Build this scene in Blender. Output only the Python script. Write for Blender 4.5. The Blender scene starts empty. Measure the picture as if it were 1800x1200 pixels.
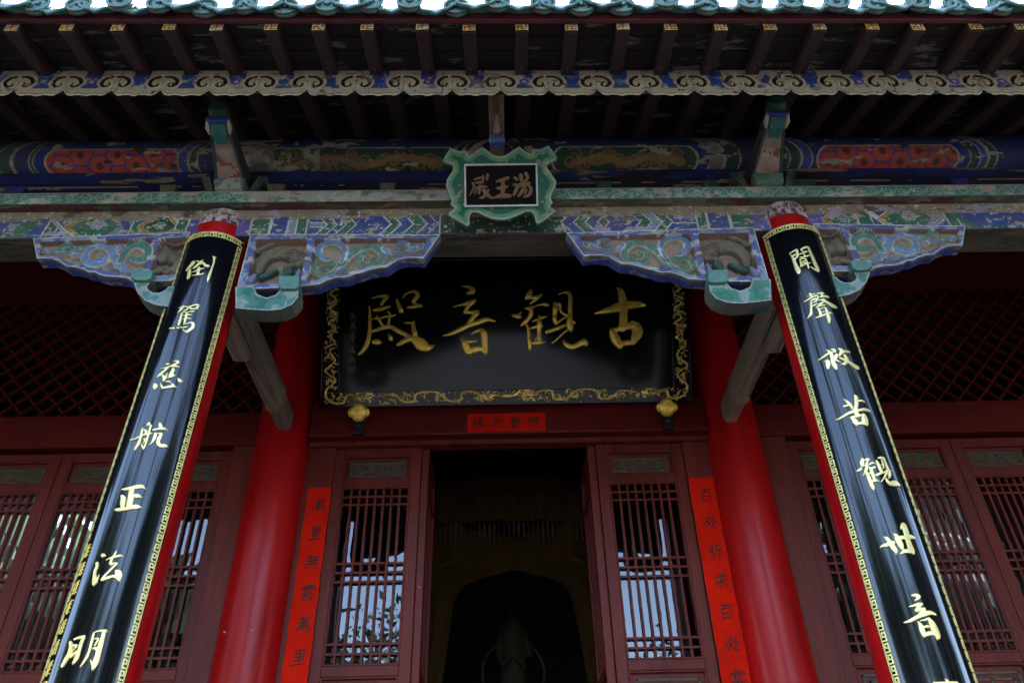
import bpy, bmesh, math, random
import numpy as np
from mathutils import Vector, Matrix

# ------------------------------------------------------------------ camera, sky, sun, exposure
scene = bpy.context.scene
COL = scene.collection
CX, ZC, YF = -0.025, 0.7, 3.0864          # eye point; plane of the porch columns
YAW, PIT, ROL = (math.radians(a) for a in (1.0590, 36.4239, -1.5160))
fwd = np.array([math.sin(YAW)*math.cos(PIT), math.cos(YAW)*math.cos(PIT), math.sin(PIT)])
r0 = np.array([math.cos(YAW), -math.sin(YAW), 0.0]); u0 = np.cross(r0, fwd)
right = math.cos(ROL)*r0 + math.sin(ROL)*u0; up = -math.sin(ROL)*r0 + math.cos(ROL)*u0
cam_data = bpy.data.cameras.new('camera'); cam_data.lens = 28.0; cam_data.sensor_width = 36.0
cam_data.clip_start = 0.05; cam_data.clip_end = 2000.0
cam = bpy.data.objects.new('camera', cam_data); COL.objects.link(cam)
M = Matrix.Identity(4)
for i in range(3):
    M[i][0], M[i][1], M[i][2] = right[i], up[i], -fwd[i]
M[0][3], M[1][3], M[2][3] = CX, 0.0, ZC
cam.matrix_world = M
scene.camera = cam

SUN_EL, SUN_AZ = math.radians(48), math.radians(200)     # azimuth: compass angle the sun rotation uses
world = bpy.data.worlds.new('World'); scene.world = world; world.use_nodes = True
wn = world.node_tree.nodes; wl = world.node_tree.links
for n in list(wn): wn.remove(n)
sky = wn.new('ShaderNodeTexSky'); sky.sky_type = 'NISHITA'; sky.sun_disc = False
sky.sun_elevation = SUN_EL; sky.sun_rotation = math.radians(20); sky.air_density = 1.0; sky.dust_density = 1.2; sky.ozone_density = 1.2
bg = wn.new('ShaderNodeBackground'); bg.inputs['Strength'].default_value = 0.15
wo = wn.new('ShaderNodeOutputWorld')
wl.new(sky.outputs[0], bg.inputs[0]); wl.new(bg.outputs[0], wo.inputs[0])
sun_data = bpy.data.lights.new('sun', 'SUN'); sun_data.energy = 1.0; sun_data.angle = math.radians(12); sun_data.color = (1.0, 0.95, 0.88)
sun = bpy.data.objects.new('sun', sun_data); COL.objects.link(sun)
sd = Vector((math.sin(math.radians(20))*math.cos(SUN_EL), math.cos(math.radians(20))*math.cos(SUN_EL), math.sin(SUN_EL)))
sun.rotation_euler = sd.to_track_quat('Z', 'Y').to_euler(); sun.location = (0, 0, 30)
vs = scene.view_settings; vs.view_transform = 'Standard'; vs.look = 'None'; vs.gamma = 1.0; vs.use_curve_mapping = False
vs.exposure = 3.45

# ------------------------------------------------------------------ helpers
rng = np.random.default_rng(7); random.seed(7)

def tag(o, label=None, cat=None, group=None, kind=None):
    if label: o['label'] = label
    if cat: o['category'] = cat
    if group: o['group'] = group
    if kind: o['kind'] = kind
    return o

def empty(name, loc=(0, 0, 0), parent=None):
    o = bpy.data.objects.new(name, None); COL.objects.link(o); o.empty_display_size = 0.1
    if parent:
        o.parent = parent
    o.location = Vector(loc)
    return o

def put(o, parent):
    """parent o keeping its world-space mesh in place (parents are unrotated, unscaled)"""
    if parent is None: return o
    o.parent = parent
    w = Vector((0, 0, 0)); p = parent
    while p: w += p.location; p = p.parent
    o.location = o.location - w
    return o

class MB:
    """collects verts and faces, builds one mesh object"""
    def __init__(s): s.v = []; s.f = []
    def add(s, vs, fs):
        n = len(s.v); s.v += [tuple(map(float, q)) for q in vs]; s.f += [tuple(i+n for i in q) for q in fs]
    def box(s, x0, x1, y0, y1, z0, z1):
        s.add([(x0,y0,z0),(x1,y0,z0),(x1,y1,z0),(x0,y1,z0),(x0,y0,z1),(x1,y0,z1),(x1,y1,z1),(x0,y1,z1)],
              [(0,3,2,1),(4,5,6,7),(0,1,5,4),(1,2,6,5),(2,3,7,6),(3,0,4,7)])
    def hexa(s, pts): s.add(pts, [(0,3,2,1),(4,5,6,7),(0,1,5,4),(1,2,6,5),(2,3,7,6),(3,0,4,7)])
    def beam(s, a, b, w, h, upv=(0,0,1)):
        a, b = Vector(a), Vector(b); d = (b-a).normalized(); sx = d.cross(Vector(upv)).normalized(); uz = sx.cross(d)
        q = []
        for e in (a, b):
            for i, j in ((-1,-1),(1,-1),(1,1),(-1,1)): q.append(e + sx*(i*w/2) + uz*(j*h/2))
        s.add(q, [(0,1,2,3),(7,6,5,4),(0,4,5,1),(1,5,6,2),(2,6,7,3),(3,7,4,0)])
    def tube(s, pts, rad, n=8, cap=True):
        pts = [Vector(p) for p in pts]; rings = []
        for i, p in enumerate(pts):
            t = (pts[min(i+1, len(pts)-1)] - pts[max(i-1, 0)]).normalized()
            ref = Vector((0,0,1)) if abs(t.z) < 0.9 else Vector((1,0,0))
            a = t.cross(ref).normalized(); b = t.cross(a)
            r = rad[i] if hasattr(rad, '__len__') else rad
            rings.append([p + (a*math.cos(k*2*math.pi/n) + b*math.sin(k*2*math.pi/n))*r for k in range(n)])
        vs = [q for ring in rings for q in ring]; fs = []
        for i in range(len(pts)-1):
            for k in range(n): fs.append((i*n+k, i*n+(k+1)%n, (i+1)*n+(k+1)%n, (i+1)*n+k))
        if cap: fs += [tuple(range(n))[::-1], tuple((len(pts)-1)*n+k for k in range(n))]
        s.add(vs, fs)
    def lathe(s, prof, cx=0, cy=0, n=48, shear=None, a0=0, a1=2*math.pi):
        full = abs(a1-a0-2*math.pi) < 1e-6; m = n if full else n+1; vs = []
        for r, z in prof:
            ox = shear(z) if shear else cx
            for k in range(m):
                a = a0 + (a1-a0)*k/n; vs.append((ox + r*math.cos(a), cy + r*math.sin(a), z))
        fs = []
        for i in range(len(prof)-1):
            for k in range(n if full else n): fs.append((i*m+k, i*m+(k+1)%m, (i+1)*m+(k+1)%m, (i+1)*m+k))
        s.add(vs, fs)
    def prism(s, poly, f0, f1, caps=(True, True)):
        """poly of 2-D points; f0, f1 map a 2-D point to the two end positions"""
        n = len(poly); vs = [f0(*p) for p in poly] + [f1(*p) for p in poly]
        fs = [(i, (i+1) % n, n+(i+1) % n, n+i) for i in range(n)]
        if caps[0]: fs.append(tuple(range(n))[::-1])
        if caps[1]: fs.append(tuple(range(n, 2*n)))
        s.add(vs, fs)
    def build(s, name, m, parent=None, smooth=False, bevel=0, seg=2, loc=None):
        me = bpy.data.meshes.new(name); me.from_pydata(s.v, [], s.f); me.update()
        bm = bmesh.new(); bm.from_mesh(me); bmesh.ops.recalc_face_normals(bm, faces=bm.faces); bm.to_mesh(me); bm.free()
        me.materials.append(m)
        if smooth:
            me.polygons.foreach_set('use_smooth', [True]*len(me.polygons))
            try: me.set_sharp_from_angle(angle=math.radians(35))
            except Exception: pass
        o = bpy.data.objects.new(name, me); COL.objects.link(o)
        if bevel:
            md = o.modifiers.new('bevel', 'BEVEL'); md.width = bevel; md.segments = seg; md.limit_method = 'ANGLE'; md.angle_limit = math.radians(40)
        return put(o, parent)

def spline(pts, sub=5):
    """Catmull-Rom through rows of any width"""
    P = np.array(pts, float)
    if len(P) < 3:
        t = np.linspace(0, 1, sub+1)[:, None]; return P[0]*(1-t) + P[-1]*t
    Q = np.vstack([2*P[0]-P[1], P, 2*P[-1]-P[-2]]); out = []
    for i in range(1, len(Q)-2):
        for k in range(sub):
            t = k/sub; a, b, c, d = Q[i-1], Q[i], Q[i+1], Q[i+2]
            out.append(0.5*((2*b) + (c-a)*t + (2*a-5*b+4*c-d)*t*t + (3*b-a-3*c+d)*t**3))
    out.append(P[-1]); return np.array(out)

def brush(mb, strokes, fmap, hmax, sub=5, minw=0.0015, flat=0.55):
    """raised brush strokes; stroke rows are u, v, width in metres; fmap(u, v, h) -> position"""
    prof = [(-1, 0.0), (-0.97, 0.5), (-0.78, 0.9), (-0.3, 1.0), (0.3, 1.0), (0.78, 0.9), (0.97, 0.5), (1, 0.0)]
    for st in strokes:
        P = spline(st, sub); P[:, 2] = np.maximum(P[:, 2], minw)
        d = np.gradient(P[:, :2], axis=0); L = np.maximum(np.hypot(d[:, 0], d[:, 1]), 1e-9)[:, None]; d = d/L
        # rounded ends
        a, b = P[0].copy(), P[-1].copy(); a[:2] -= d[0]*a[2]*0.38; b[:2] += d[-1]*b[2]*0.38; a[2] *= 0.45; b[2] *= 0.45
        P = np.vstack([a, P, b]); d = np.vstack([d[0], d, d[-1]])
        vs, n = [], len(prof)
        for (u, v, w), (dx, dy) in zip(P, d):
            h = min(hmax, w*flat)
            for x, y in prof: vs.append(fmap(u - dy*x*w/2, v + dx*x*w/2, h*y))
        fs = [(i*n+k, i*n+k+1, (i+1)*n+k+1, (i+1)*n+k) for i in range(len(P)-1) for k in range(n-1)]
        fs += [tuple(range(n))[::-1], tuple((len(P)-1)*n+k for k in range(n))]
        mb.add(vs, fs)

def unpack(groups, k=0.001):
    return [[[s[i]*k, s[i+1]*k, s[i+2]*k] for i in range(0, len(s), 3)] for s in groups]

def vnoise(U, V, scale, seed=0, oct=4):
    r = np.random.default_rng(seed); out = np.zeros(U.shape); amp, tot = 1.0, 0.0
    for o in range(oct):
        x, y = U/scale*2**o + 1000.3*(o+1), V/scale*2**o + 777.7*(o+1)
        T = r.random((256, 256)); xi, yi = np.floor(x).astype(int), np.floor(y).astype(int); fx, fy = x-xi, y-yi
        fx, fy = fx*fx*(3-2*fx), fy*fy*(3-2*fy)
        a, b, c, d = T[yi % 256, xi % 256], T[yi % 256, (xi+1) % 256], T[(yi+1) % 256, xi % 256], T[(yi+1) % 256, (xi+1) % 256]
        out += amp*((a*(1-fx)+b*fx)*(1-fy) + (c*(1-fx)+d*fx)*fy); tot += amp; amp *= 0.55
    return out/tot

class Paint:
    """a fine grid that carries painted colours and carved relief, turned into real mesh"""
    def __init__(s, u0, u1, v0, v1, res, base):
        s.nu, s.nv = int(round((u1-u0)/res))+1, int(round((v1-v0)/res))+1
        s.u, s.v = np.linspace(u0, u1, s.nu), np.linspace(v0, v1, s.nv)
        s.U, s.V = np.meshgrid(s.u, s.v); s.C = np.ones((s.nv, s.nu, 3))*np.array(base); s.H = np.zeros((s.nv, s.nu)); s.A = np.ones((s.nv, s.nu), bool)
        s.res = res
    def fill(s, m, c): s.C[m] = c
    def rect(s, u0, u1, v0, v1, c): s.C[(s.U >= u0) & (s.U <= u1) & (s.V >= v0) & (s.V <= v1)] = c
    def inside(s, poly):
        m = np.zeros(s.U.shape, bool); n = len(poly)
        for i in range(n):
            x0, y0 = poly[i]; x1, y1 = poly[(i+1) % n]
            if y0 == y1: continue
            c = ((y0 > s.V) != (y1 > s.V)) & (s.U < (x1-x0)*(s.V-y0)/(y1-y0)+x0); m ^= c
        return m
    def poly(s, p, c): s.C[s.inside(p)] = c
    def stroke(s, pts, c=None, edge=None, h=None, h0=0.0, sub=6, smooth=True, ew=0.72, w=None):
        P = [list(p) + ([w] if len(p) == 2 else []) for p in pts]
        P = spline(P, sub) if smooth and len(P) > 2 else np.array(P, float)
        D = np.full(s.U.shape, 9.0)
        for a, b in zip(P[:-1], P[1:]):
            m = max(a[2], b[2])/2 + s.res
            i0, i1 = np.searchsorted(s.u, [min(a[0], b[0])-m, max(a[0], b[0])+m]); j0, j1 = np.searchsorted(s.v, [min(a[1], b[1])-m, max(a[1], b[1])+m])
            if i0 >= i1 or j0 >= j1: continue
            X, Y = s.U[j0:j1, i0:i1], s.V[j0:j1, i0:i1]; dx, dy = b[0]-a[0], b[1]-a[1]; L = dx*dx+dy*dy + 1e-12
            t = np.clip(((X-a[0])*dx + (Y-a[1])*dy)/L, 0, 1); ww = np.maximum(a[2] + (b[2]-a[2])*t, 1e-5)
            d = np.hypot(X-a[0]-t*dx, Y-a[1]-t*dy)/(ww/2); D[j0:j1, i0:i1] = np.minimum(D[j0:j1, i0:i1], d)
        m = D < 1
        if c is not None: s.C[m] = c
        if edge is not None: s.C[m & (D > ew)] = edge
        if h is not None: s.H[m] = np.maximum(s.H[m], h0 + h*np.sqrt(np.clip(1-D[m]**2, 0, 1)))
        return m
    def line(s, pts, w, c, closed=False):
        p = list(pts) + ([pts[0]] if closed else []); return s.stroke([(a, b, w) for a, b in p], c, smooth=False)
    def disc(s, u, v, r, c, ry=None):
        m = ((s.U-u)/r)**2 + ((s.V-v)/(ry or r))**2 < 1; s.C[m] = c; return m
    def spiral(s, u, v, r, turns, c, w, flip=1, start=0.0, h=None, h0=0.0, edge=None):
        n = int(16*turns)+4; q = [(u + flip*r*(1-0.85*k/n)*math.cos(start+turns*2*math.pi*k/n), v + r*(1-0.85*k/n)*math.sin(start+turns*2*math.pi*k/n), w*(1-0.4*k/n)) for k in range(n+1)]
        return s.stroke(q, c, h=h, h0=h0, sub=2, edge=edge)
    def wear(s, scale, th, c, seed=0, su=1.0, mask=None, soft=0.0):
        n = vnoise(s.U/su, s.V, scale, seed); m = n > th
        if mask is not None: m &= mask
        s.C[m] = np.array(c)*(0.85+0.3*rng.random((m.sum(), 1))) if m.any() else s.C[m]
        return m
    def grime(s, amount=0.25, scale=0.05, seed=3, dust=0.0, dcol=(0.15, 0.125, 0.085)):
        n = vnoise(s.U, s.V, scale, seed, 5); s.C *= (1-amount + 2*amount*n)[..., None]
        if dust:
            n = np.clip((vnoise(s.U/1.8, s.V, scale*2.2, seed+50, 5)-0.30)*2.2, 0, 1)[..., None]*dust; s.C = s.C*(1-n) + np.array(dcol)*n
    def build(s, name, fmap, m, parent=None, smooth=True):
        X, Y, Z = fmap(s.U, s.V, s.H); co = np.stack([X+0*s.U, Y+0*s.U, Z+0*s.U], -1).reshape(-1, 3)
        idx = np.arange(s.nu*s.nv).reshape(s.nv, s.nu); al = s.A
        q = al[:-1, :-1] & al[:-1, 1:] & al[1:, 1:] & al[1:, :-1]
        F = np.stack([idx[:-1, :-1][q], idx[:-1, 1:][q], idx[1:, 1:][q], idx[1:, :-1][q]], -1)
        used = np.unique(F); re = np.zeros(len(co), int); re[used] = np.arange(len(used)); F = re[F]; co = co[used]; cc = s.C.reshape(-1, 3)[used]
        me = bpy.data.meshes.new(name); me.vertices.add(len(co)); me.vertices.foreach_set('co', co.astype(np.float32).ravel())
        me.loops.add(len(F)*4); me.loops.foreach_set('vertex_index', F.astype(np.int32).ravel())
        me.polygons.add(len(F)); me.polygons.foreach_set('loop_start', np.arange(0, len(F)*4, 4, dtype=np.int32))
        try: me.polygons.foreach_set('loop_total', np.full(len(F), 4, np.int32))
        except Exception: pass
        me.update(calc_edges=True)
        if smooth: me.polygons.foreach_set('use_smooth', [True]*len(F))
        at = me.color_attributes.new('paint', 'FLOAT_COLOR', 'POINT')
        at.data.foreach_set('color', np.concatenate([cc, np.ones((len(cc), 1))], 1).astype(np.float32).ravel())
        me.materials.append(m); me.validate()
        o = bpy.data.objects.new(name, me); COL.objects.link(o); return put(o, parent)

# ------------------------------------------------------------------ materials
def mat(name, color, rough=0.5, metal=0.0, spec=0.5, coat=0.0, var=0.12, scale=6.0, stretch=(1, 1, 1), bump=0.0, bscale=40.0, rvar=0.0, attr=False, spots=None, coat_rough=0.08):
    m = bpy.data.materials.new(name); m.use_nodes = True; nt = m.node_tree; n = nt.nodes; l = nt.links
    b = n['Principled BSDF']; b.inputs['Roughness'].default_value = rough; b.inputs['Metallic'].default_value = metal
    b.inputs['Specular IOR Level'].default_value = spec; b.inputs['Coat Weight'].default_value = coat; b.inputs['Coat Roughness'].default_value = coat_rough
    tc = n.new('ShaderNodeTexCoord'); mp = n.new('ShaderNodeMapping'); mp.inputs['Scale'].default_value = stretch
    l.new(tc.outputs['Object'], mp.inputs[0])
    nz = n.new('ShaderNodeTexNoise'); nz.inputs['Scale'].default_value = scale; nz.inputs['Detail'].default_value = 6; nz.inputs['Roughness'].default_value = 0.65
    l.new(mp.outputs[0], nz.inputs['Vector'])
    if attr:
        a = n.new('ShaderNodeAttribute'); a.attribute_name = 'paint'; src = a.outputs['Color']
    else:
        a = n.new('ShaderNodeRGB'); a.outputs[0].default_value = (*color, 1); src = a.outputs[0]
    mr = n.new('ShaderNodeMapRange'); mr.inputs['From Min'].default_value = 0.3; mr.inputs['From Max'].default_value = 0.7
    mr.inputs['To Min'].default_value = 1-var; mr.inputs['To Max'].default_value = 1+var; l.new(nz.outputs['Fac'], mr.inputs[0])
    mx = n.new('ShaderNodeMix'); mx.data_type = 'RGBA'; mx.blend_type = 'MULTIPLY'; mx.inputs['Factor'].default_value = 1.0
    l.new(src, mx.inputs['A']); l.new(mr.outputs[0], mx.inputs['B']); out = mx.outputs['Result']
    if spots:
        col, sc, th, st = spots
        m2 = n.new('ShaderNodeMapping'); m2.inputs['Scale'].default_value = st; l.new(tc.outputs['Object'], m2.inputs[0])
        z2 = n.new('ShaderNodeTexNoise'); z2.inputs['Scale'].default_value = sc; z2.inputs['Detail'].default_value = 8; z2.inputs['Roughness'].default_value = 0.7; l.new(m2.outputs[0], z2.inputs['Vector'])
        rp = n.new('ShaderNodeMapRange'); rp.inputs['From Min'].default_value = th; rp.inputs['From Max'].default_value = th+0.03; l.new(z2.outputs['Fac'], rp.inputs[0])
        m3 = n.new('ShaderNodeMix'); m3.data_type = 'RGBA'; l.new(rp.outputs[0], m3.inputs['Factor']); l.new(out, m3.inputs['A']); m3.inputs['B'].default_value = (*col, 1); out = m3.outputs['Result']
    l.new(out, b.inputs['Base Color'])
    if rvar:
        rr = n.new('ShaderNodeMapRange'); rr.inputs['To Min'].default_value = rough-rvar; rr.inputs['To Max'].default_value = rough+rvar; l.new(nz.outputs['Fac'], rr.inputs[0]); l.new(rr.outputs[0], b.inputs['Roughness'])
    if bump:
        bz = n.new('ShaderNodeTexNoise'); bz.inputs['Scale'].default_value = bscale; bz.inputs['Detail'].default_value = 4; l.new(mp.outputs[0], bz.inputs['Vector'])
        bp = n.new('ShaderNodeBump'); bp.inputs['Strength'].default_value = bump; bp.inputs['Distance'].default_value = 0.01; l.new(bz.outputs['Fac'], bp.inputs['Height']); l.new(bp.outputs[0], b.inputs['Normal'])
        if coat: l.new(bp.outputs[0], b.inputs['Coat Normal'])
    return m

RED = mat('red_lacquer_paint', (0.42, 0.005, 0.006), 0.36, spec=0.25, coat=0.14, coat_rough=0.22, var=0.35, scale=4.0, stretch=(1.6, 1.6, 0.22), bump=0.16, bscale=9, rvar=0.12, spots=((0.36, 0.13, 0.09), 11.0, 0.715, (1.5, 1.5, 0.35)))
DRED = mat('dark_red_wood_paint', (0.130, 0.0185, 0.013), 0.48, spec=0.22, var=0.32, scale=7, stretch=(1.5, 1.5, 0.2), bump=0.35, bscale=22, rvar=0.1, spots=((0.16, 0.06, 0.05), 22.0, 0.72, (1, 1, 0.3)))
LRED = mat('lintel_red_paint', (0.110, 0.008, 0.006), 0.55, spec=0.18, var=0.25, scale=4, stretch=(0.3, 1, 1), bump=0.1)
BLACK = mat('black_lacquer', (0.004, 0.0045, 0.006), 0.11, spec=0.45, coat=0.30, coat_rough=0.07, var=0.2, scale=3, stretch=(6, 6, 0.25), bump=0.020, bscale=5, rvar=0.05)
SBLACK = mat('sign_black_lacquer', (0.004, 0.0045, 0.006), 0.14, spec=0.35, coat=0.15, var=0.3, scale=2.5, bump=0.03, bscale=3, rvar=0.07)
GOLD = mat('gold_leaf', (1.0, 0.64, 0.10), 0.30, metal=0.5, var=0.18, scale=25, bump=0.2, bscale=60, rvar=0.1)
PGOLD = mat('pale_gold_leaf', (0.98, 0.80, 0.33), 0.36, metal=0.7, var=0.08, scale=25, bump=0.1, bscale=80)
PAINT = mat('weathered_paint', (1, 1, 1), 0.62, var=0.14, scale=18, bump=0.25, bscale=70, attr=True, spec=0.3)
GOLDPAINT = mat('gilded_relief', (1, 1, 1), 0.30, metal=0.6, var=0.2, scale=40, bump=0.3, bscale=90, attr=True)
RAFTER = mat('old_dark_rafter_wood', (0.040, 0.015, 0.013), 0.55, var=0.45, scale=9, stretch=(1, 0.25, 1), bump=0.3, bscale=30, spots=((0.13, 0.10, 0.075), 8.0, 0.60, (1.8, 0.5, 1.8)))
BOARD = mat('old_dark_roof_boards', (0.018, 0.009, 0.009), 0.7, var=0.4, scale=8, stretch=(0.3, 2, 1), bump=0.3, spots=((0.17, 0.145, 0.105), 4.5, 0.575, (0.8, 3.0, 3.0)))
FASCIA = mat('maroon_fascia_paint', (0.13, 0.025, 0.025), 0.5, var=0.4, scale=6, stretch=(0.4, 1, 1), bump=0.2, spots=((0.2, 0.13, 0.11), 9.0, 0.66, (0.6, 2, 2)))
TILE = mat('turquoise_glazed_tile', (0.095, 0.185, 0.145), 0.38, var=0.45, scale=14, bump=0.35, bscale=25, rvar=0.1, spots=((0.13, 0.115, 0.08), 12.0, 0.56, (1, 1, 1)))
OLIVE = mat('olive_bare_timber', (0.105, 0.088, 0.050), 0.7, var=0.35, scale=7, stretch=(0.3, 2, 2), bump=0.3, spots=((0.05, 0.07, 0.045), 8, 0.56, (0.5, 2, 2)))
BRACE = mat('faded_green_brown_timber', (0.31, 0.25, 0.165), 0.6, var=0.3, scale=5, stretch=(2, 0.3, 2), bump=0.2, spots=((0.06, 0.11, 0.08), 4, 0.57, (5, 0.15, 5)))
PAPER = mat('red_paper', (0.66, 0.013, 0.004), 0.85, var=0.16, scale=5, spec=0.05, bump=0.5, bscale=7)
INK = mat('black_ink', (0.030, 0.012, 0.010), 0.6, spec=0.3)
IRON = mat('black_iron', (0.012, 0.012, 0.013), 0.45)
STEEL = mat('dull_bolt', (0.35, 0.34, 0.33), 0.5, metal=0.8)
GREENP = mat('tablet_green_paint', (0.012, 0.085, 0.045), 0.5, var=0.2, scale=9, bump=0.15)
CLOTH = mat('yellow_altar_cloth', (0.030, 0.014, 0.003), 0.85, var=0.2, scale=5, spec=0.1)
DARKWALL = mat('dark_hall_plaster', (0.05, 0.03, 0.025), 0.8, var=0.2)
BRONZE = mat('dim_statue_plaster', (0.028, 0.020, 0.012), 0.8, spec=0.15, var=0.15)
STONE = mat('grey_courtyard_paving', (0.10, 0.094, 0.086), 0.85, var=0.2, scale=1.2, bump=0.2)
BARK = mat('bark', (0.06, 0.045, 0.035), 0.9, var=0.3, scale=8, bump=0.5)
LEAF = mat('leaf', (0.045, 0.075, 0.025), 0.6, var=0.35, scale=1.5)
ROOFM = mat('roof_underlay', (0.05, 0.07, 0.06), 0.7)
GLASS = bpy.data.materials.new('window_glass'); GLASS.use_nodes = True
_n = GLASS.node_tree.nodes; _l = GLASS.node_tree.links; _n.remove(_n['Principled BSDF'])
_tr = _n.new('ShaderNodeBsdfTransparent'); _tr.inputs[0].default_value = (0.75, 0.8, 0.8, 1); _gl = _n.new('ShaderNodeBsdfGlossy'); _gl.inputs['Roughness'].default_value = 0.01; _gl.inputs[0].default_value = (1, 1, 1, 1)
_fr = _n.new('ShaderNodeFresnel'); _fr.inputs[0].default_value = 1.75; _mx = _n.new('ShaderNodeMixShader')
_tx = _n.new('ShaderNodeTexCoord'); _nz = _n.new('ShaderNodeTexNoise'); _nz.inputs['Scale'].default_value = 1.6; _bp = _n.new('ShaderNodeBump'); _bp.inputs['Strength'].default_value = 0.05; _bp.inputs['Distance'].default_value = 0.05
_l.new(_tx.outputs['Object'], _nz.inputs['Vector']); _l.new(_nz.outputs['Fac'], _bp.inputs['Height']); _l.new(_bp.outputs[0], _gl.inputs['Normal'])
_l.new(_fr.outputs[0], _mx.inputs[0]); _l.new(_tr.outputs[0], _mx.inputs[1]); _l.new(_gl.outputs[0], _mx.inputs[2]); _l.new(_mx.outputs[0], _n['Material Output'].inputs[0])

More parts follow.
